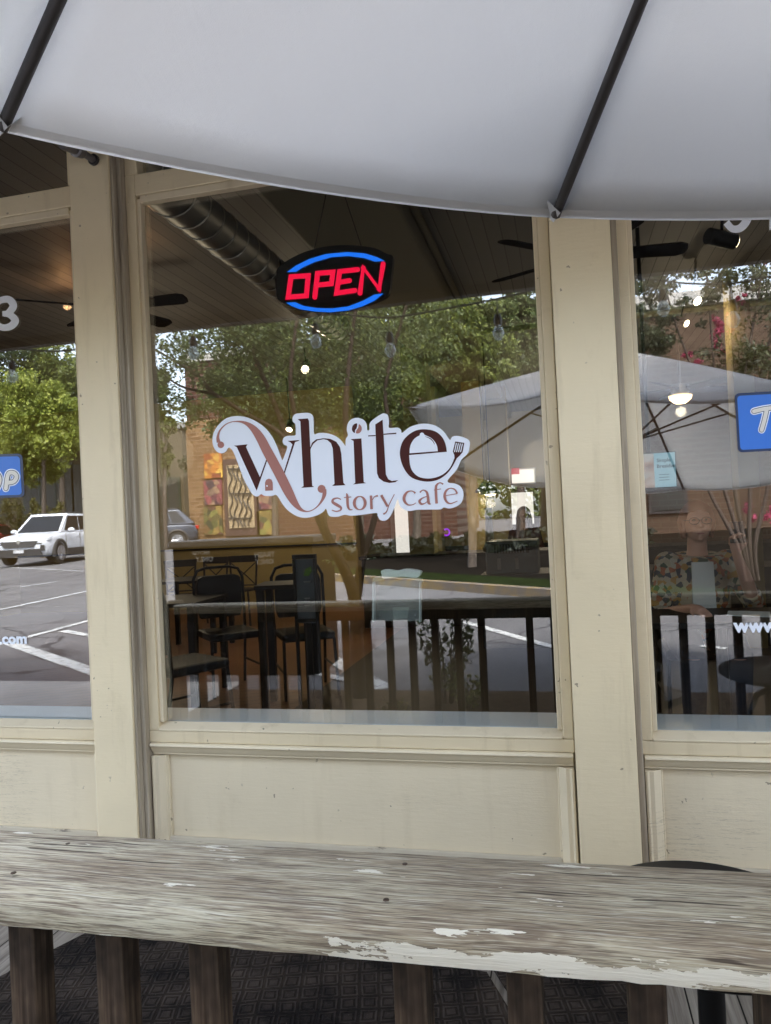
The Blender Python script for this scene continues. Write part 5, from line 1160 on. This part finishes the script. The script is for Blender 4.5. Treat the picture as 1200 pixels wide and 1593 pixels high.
# ================================================================== people
def fuse(mb, name, m, parent, vox=.006, smooth=6):
    o = mb.build(name, m, None, world=False); md = o.modifiers.new('r', 'REMESH'); md.mode = 'VOXEL'; md.voxel_size = vox; md.use_smooth_shade = True
    sm_ = o.modifiers.new('s', 'SMOOTH'); sm_.iterations = smooth; sm_.factor = .5
    bpy.context.view_layer.update(); me = bpy.data.meshes.new_from_object(o.evaluated_get(bpy.context.evaluated_depsgraph_get()))
    me.name = name; bpy.data.objects.remove(o); o = link(bpy.data.objects.new(name, me)); o.parent = parent; me.materials.clear(); me.materials.append(m)
    me.polygons.foreach_set('use_smooth', [True]*len(me.polygons)); return o
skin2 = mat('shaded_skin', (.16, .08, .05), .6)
skin = mat('skin', (.62, .34, .25), .5)
def hand(mb, wr, palm_dir, up, s=1.0, curl=.3, side=1):
    d = Vector(palm_dir).normalized(); u = Vector(up).normalized(); r = d.cross(u).normalized()*side; wr = Vector(wr)
    pc = wr+d*.045*s; mb.tube([wr, wr+d*.02*s, pc, wr+d*.085*s], [.022*s, .026*s, .03*s, .026*s], 10)
    for k, (off, ln) in enumerate(((-.027, .065), (-.009, .075), (.009, .071), (.026, .056))):
        b0 = wr+d*.08*s+r*off*s; p1 = b0+d*ln*.5*s-u*curl*.018*s; p2 = p1+d*ln*.35*s-u*curl*.05*s; p3 = p2+d*ln*.2*s-u*curl*.05*s; mb.tube([b0-d*.02*s, b0, p1, p2, p3], [.009*s, .0092*s, .0085*s, .0078*s, .006*s], 8)
    t0 = wr+d*.03*s-r*.024*s; mb.tube([t0, t0+d*.025*s-r*.025*s, t0+d*.055*s-r*.03*s-u*.01*s], [.0115*s, .010*s, .007*s], 8)
def head(mb, c, s=1.0):
    c = Vector(c); mb.ball(c, (.074*s, .092*s, .105*s), 24, 18); mb.ball(c+Vector((0, -.025, -.055))*s, (.056*s, .062*s, .056*s), 20, 14)
    mb.ball(c+Vector((0, -.088, -.012))*s, (.011*s, .018*s, .020*s)); mb.ball(c+Vector((0, -.098, -.022))*s, (.012*s, .012*s, .010*s))
    for sx in (-1, 1): mb.ball(c+Vector((sx*.075, .005, -.01))*s, (.009*s, .018*s, .028*s)); mb.ball(c+Vector((sx*.035, -.066, -.03))*s, (.022*s, .018*s, .022*s))
    mb.ball(c+Vector((0, -.080, -.058))*s, (.022*s, .010*s, .005*s)); mb.ball(c+Vector((0, -.078, -.068))*s, (.018*s, .010*s, .006*s)); mb.ball(c+Vector((0, -.070, -.092))*s, (.02*s, .016*s, .014*s))
pc_ = W(1085, 812, 1.75); hx, hz = pc_.x, pc_.z
wm = thing('person', 'person with short light hair, glasses and floral shirt sitting at a table in right window', 'person', (hx, 1.85, FLOOR))
Hc = Vector((0, -.10, hz-FLOOR)); sh = Hc.z-.20
bd = MB(); head(bd, Hc); bd.tube([Hc+Vector((0, .02, -.05)), (0, -.05, sh+.04), (0, -.03, sh-.04)], [.052, .054, .07], 14)
bd.tube([(0, -.03, sh+.0), (0, -.02, sh-.12), (0, 0, sh-.32), (0, .02, .50)], [.12, .15, .15, .16], 18)
for sx in (-1, 1): bd.ball((sx*.16, -.03, sh-.03), (.065, .06, .06)); bd.tube([(sx*.09, .0, .52), (sx*.11, -.22, .53), (sx*.11, -.42, .50)], [.09, .08, .06], 12); bd.tube([(sx*.11, -.42, .50), (sx*.11, -.40, .25), (sx*.11, -.38, .06)], [.06, .05, .04], 12); bd.ball((sx*.11, -.44, .04), (.045, .12, .04))
hl = W(1078, 946, 1.30)-Vector((hx, 1.85, FLOOR)); hl.z = max(hl.z, .77)
hr_ = W(1146, 862, 1.45)-Vector((hx, 1.85, FLOOR))
el = Vector((-.23, -.12, sh-.32)); er = Vector((.27, -.14, sh-.27))
bd.tube([(-.17, -.03, sh-.04), el.lerp(Vector((-.17, -.03, sh-.04)), .4), el], [.05, .045, .038], 12); bd.tube([el, el.lerp(hl, .6), hl], [.038, .033, .023], 12)
bd.tube([(.17, -.03, sh-.04), er], [.05, .04], 12); bd.tube([er, er.lerp(hr_, .6), hr_], [.04, .033, .023], 12)
hand(bd, hl, (.35, -.75, -.12), (0, -.1, 1), curl=.5, side=-1); hand(bd, hr_, (-.1, -.35, .8), (0, .9, .3), curl=1.0, side=1)
fuse(bd, 'body', skin, wm, .0065, 4)
def floral_b(nt, b):
    v = N(nt, 'TexVoronoi'); v.inputs['Scale'].default_value = 38; nt.links.new(coords(nt), v.inputs['Vector']); s_ = N(nt, 'SeparateColor'); nt.links.new(v.outputs['Color'], s_.inputs[0])
    nt.links.new(ramp(nt, s_.outputs[0], [(0, (.40, .33, .24)), (.30, (.34, .10, .04)), (.42, (.42, .35, .25)), (.55, (.03, .04, .06)), (.70, (.38, .20, .04)), (.80, (.04, .07, .04)), (.90, (.44, .39, .31))], 'CONSTANT'), b.inputs['Base Color'])
floral = mat('floral_fabric', (.6, .5, .4), .9, build=floral_b)
sb = MB(); sb.tube([(0, -.035, sh+.015), (0, -.02, sh-.10), (0, 0, sh-.32), (0, .02, .55)], [.135, .172, .172, .178], 20)
for sx, e_ in ((-1, el), (1, er)): sb.ball((sx*.16, -.03, sh-.03), (.075, .072, .068)); sb.tube([(sx*.16, -.03, sh-.03), Vector((sx*.17, -.03, sh-.04)).lerp(e_, .6), e_, e_.lerp(hl if sx < 0 else hr_, .25)], [.068, .063, .055, .05], 14)
fuse(sb, 'shirt', floral, wm, .008, 5)
tb_ = MB().prism([(-.055, -.20, sh-.02), (.055, -.20, sh-.02), (.06, -.2, sh-.30), (-.06, -.2, sh-.30)], (0, .03, 0)); tb_.build('white_top', mat('white_cloth', (.6, .6, .58), .9), wm, world=False)
pb = MB()
for sx in (-1, 1): pb.tube([(sx*.09, .03, .54), (sx*.11, -.22, .54), (sx*.11, -.43, .505)], [.105, .092, .072], 12); pb.tube([(sx*.11, -.43, .50), (sx*.11, -.40, .25), (sx*.11, -.38, .10)], [.072, .062, .052], 12)
fuse(pb, 'trousers', mat('navy_cloth', (.015, .018, .03), .9), wm, .01, 5)
hb_ = MB(); hb_.ball(Hc+Vector((0, .02, .03)), (.087, .098, .097), 24, 16)
for k in range(26):
    a_ = R(-25+k*9.2); x, y = .08*math.cos(a_), .03+.09*math.sin(a_); hb_.tube([Hc+Vector((x*.8, y*.8, .07)), Hc+Vector((x*1.06, y, 0)), Hc+Vector((x*1.0, y, -.075-.01*(k % 3)))], [.02, .02, .008], 8)
hr = fuse(hb_, 'hair', mat('light_auburn_hair', (.30, .13, .07), .7), wm, .006, 3)
for v in hr.data.vertices:
    c = v.co-Hc
    if c.y < -.045 and c.z < .055: v.co.y += (-.045-c.y)*1.0
for nm, fr_ in (('eye', (0,)),):
    for sx in (-1, 1):
        e_ = MB().ball(Hc+Vector((sx*.030, -.080, .012)), (.012, .008, .007)); e_.build('eye', mat('eye_dark', (.06, .04, .03), .3), wm, world=False, smooth=True)
MB().ball(Hc+Vector((0, -.0895, -.062)), (.022, .006, .004)).build('lips', mat('lip_tone', (.42, .13, .12), .5), wm, world=False)
gm = MB()
for sx in (-1, 1): gm.tube([Hc+Vector((sx*.032+.026*math.cos(k*math.pi/8), -.101, .008+.019*math.sin(k*math.pi/8))) for k in range(16)], .0022, 5, closed=True); gm.tube([Hc+Vector((sx*.058, -.10, .012)), Hc+Vector((sx*.08, 0, .012))], .002, 5)
gm.tube([Hc+Vector((-.008, -.102, .012)), Hc+Vector((.008, -.102, .012))], .002, 5); gm.build('glasses', blackm, wm, world=False)
ph = Vector((hx, 1.85, FLOOR))+hr_+Vector((0, -.05, .10)); tag(MB().box((ph.x-.038, ph.y-.006, ph.z-.04), (ph.x+.038, ph.y+.002, ph.z+.07)).build('smartphone', blackm, bevel=.002), 'black phone held up by the person in the floral shirt', 'phone')
banquet((hx, 1.95, FLOOR), 0, 'black banquet chair under the person in the floral shirt')
ctb = thing('cafe_table', 'black cafe table in front of the person in the floral shirt', 'table', (hx+.02, 1.25, FLOOR)); zt = .745
MB().box((hx-.42, 1.0, FLOOR+zt-.03), (hx+.5, 1.52, FLOOR+zt)).build('tabletop', blackw, ctb, bevel=.004); MB().tube([(hx, 1.25, FLOOR+.03), (hx, 1.25, FLOOR+zt-.031)], .03).build('pedestal', blackm, ctb); MB().box((hx-.22, 1.05, FLOOR), (hx+.22, 1.45, FLOOR+.03)).build('base', blackm, ctb, bevel=.004)
tag(MB().prism([(hx+.02, 1.20, FLOOR+zt+.003), (hx+.2, 1.12, FLOOR+zt+.003), (hx+.24, 1.3, FLOOR+zt+.003), (hx+.06, 1.36, FLOOR+zt+.003)], (0, 0, .003)).build('paper_napkin', mat('white_paper', (.7, .7, .7), .8)), 'white paper napkin beside the hand on the cafe table', 'napkin')
# person in front of the rear window
p = W(815, 800, 8.2); m2 = thing('person', 'long haired person in dark clothes in front of the bright rear window', 'person', (p.x, 8.2, FLOOR)); hc2 = Vector((0, 0, p.z-FLOOR))
bd = MB(); head(bd, hc2); s2 = hc2.z-.24; bd.tube([hc2+Vector((0, 0, -.05)), (0, 0, s2)], [.05, .06], 12); bd.tube([(0, 0, s2), (0, 0, s2-.15), (0, 0, s2-.5), (0, 0, s2-.55)], [.11, .15, .13, .15], 16)
for sx in (-1, 1):
    bd.ball((sx*.16, 0, s2-.03), .06); bd.tube([(sx*.17, 0, s2-.04), (sx*.24, -.05, s2-.3)], [.045, .036], 10); bd.tube([(sx*.24, -.05, s2-.3), (sx*.2, -.25, s2-.28)], [.036, .024], 10); hand(bd, (sx*.2, -.25, s2-.28), (-sx*.2, -1, 0), (0, 0, 1), side=sx); bd.tube([(sx*.08, 0, s2-.5), (sx*.09, -.02, .45*hc2.z*.6), (sx*.09, 0, .05)], [.09, .06, .045], 12); bd.ball((sx*.09, -.05, .04), (.045, .12, .04))
fuse(bd, 'body', skin2, m2, .009, 4)
sb = MB(); sb.tube([(0, 0, s2+.01), (0, 0, s2-.12), (0, 0, s2-.5), (0, 0, s2-.6)], [.13, .17, .15, .17], 18)
for sx in (-1, 1): sb.ball((sx*.16, 0, s2-.03), .072); sb.tube([(sx*.17, 0, s2-.04), (sx*.24, -.05, s2-.3), (sx*.21, -.2, s2-.285)], [.06, .05, .036], 12)
fuse(sb, 'top', mat('dark_plum_cloth', (.05, .02, .02), .9), m2, .01, 4)
hb_ = MB(); hb_.ball(hc2+Vector((0, .02, .02)), (.092, .10, .10), 20, 14)
for k in range(22): a_ = R(-28+k*11); x, y = .085*math.cos(a_), .02+.09*math.sin(a_); hb_.tube([hc2+Vector((x*.8, y*.8, .06)), hc2+Vector((x*1.1, y, -.06)), hc2+Vector((x*1.35, y*1.1, -.26))], [.022, .026, .012], 8)
fuse(hb_, 'hair', mat('brown_hair', (.05, .025, .018), .7), m2, .009, 3)
# small things lying about
yl = GD(538, 1488); tag(MB().prism([(yl.x+x, yl.y+y, DECK+.018) for x, y in ((-.02, -.012), (-.005, .014), (.022, .004), (.008, -.014))], (0, 0, .002)).build('fallen_leaf', mat('yellow_leaf', (.55, .33, .02), .7)), 'yellow fallen leaf on the rubber mat below the handrail', 'leaf')

# repeats of a kind share a group phrase
GR = {'banquet_chair': 'black vinyl banquet chairs inside the cafe', 'cross_back_chair': 'cross-back chairs along the ochre wall', 'square_table': 'black square tables inside the cafe',
      'spot_lamp': 'spotlights under the cafe ceiling', 'pendant_lamp': 'pendant lamps over the counter', 'ceiling_fan': 'ceiling fans inside the cafe', 'parked_car': 'cars parked in the car park',
      'round_table': 'round patio tables on the deck', 'rubber_mat': 'rubber mats on the deck', 'tree': 'trees seen in the window glass', 'hedge': 'hedges across the road', 'shrub': 'weedy shrubs outside the railing',
      'rear_window': 'bright rear windows', 'blue_window_sign': 'blue stickers on the outer windows', 'web_address': 'web address lettering on the outer windows', 'house_number': 'white numbers on the outer windows'}
for o in S.objects:
    k = o.name.split('.')[0]
    if o.parent is None and k in GR and 'label' in o: o['group'] = GR[k]
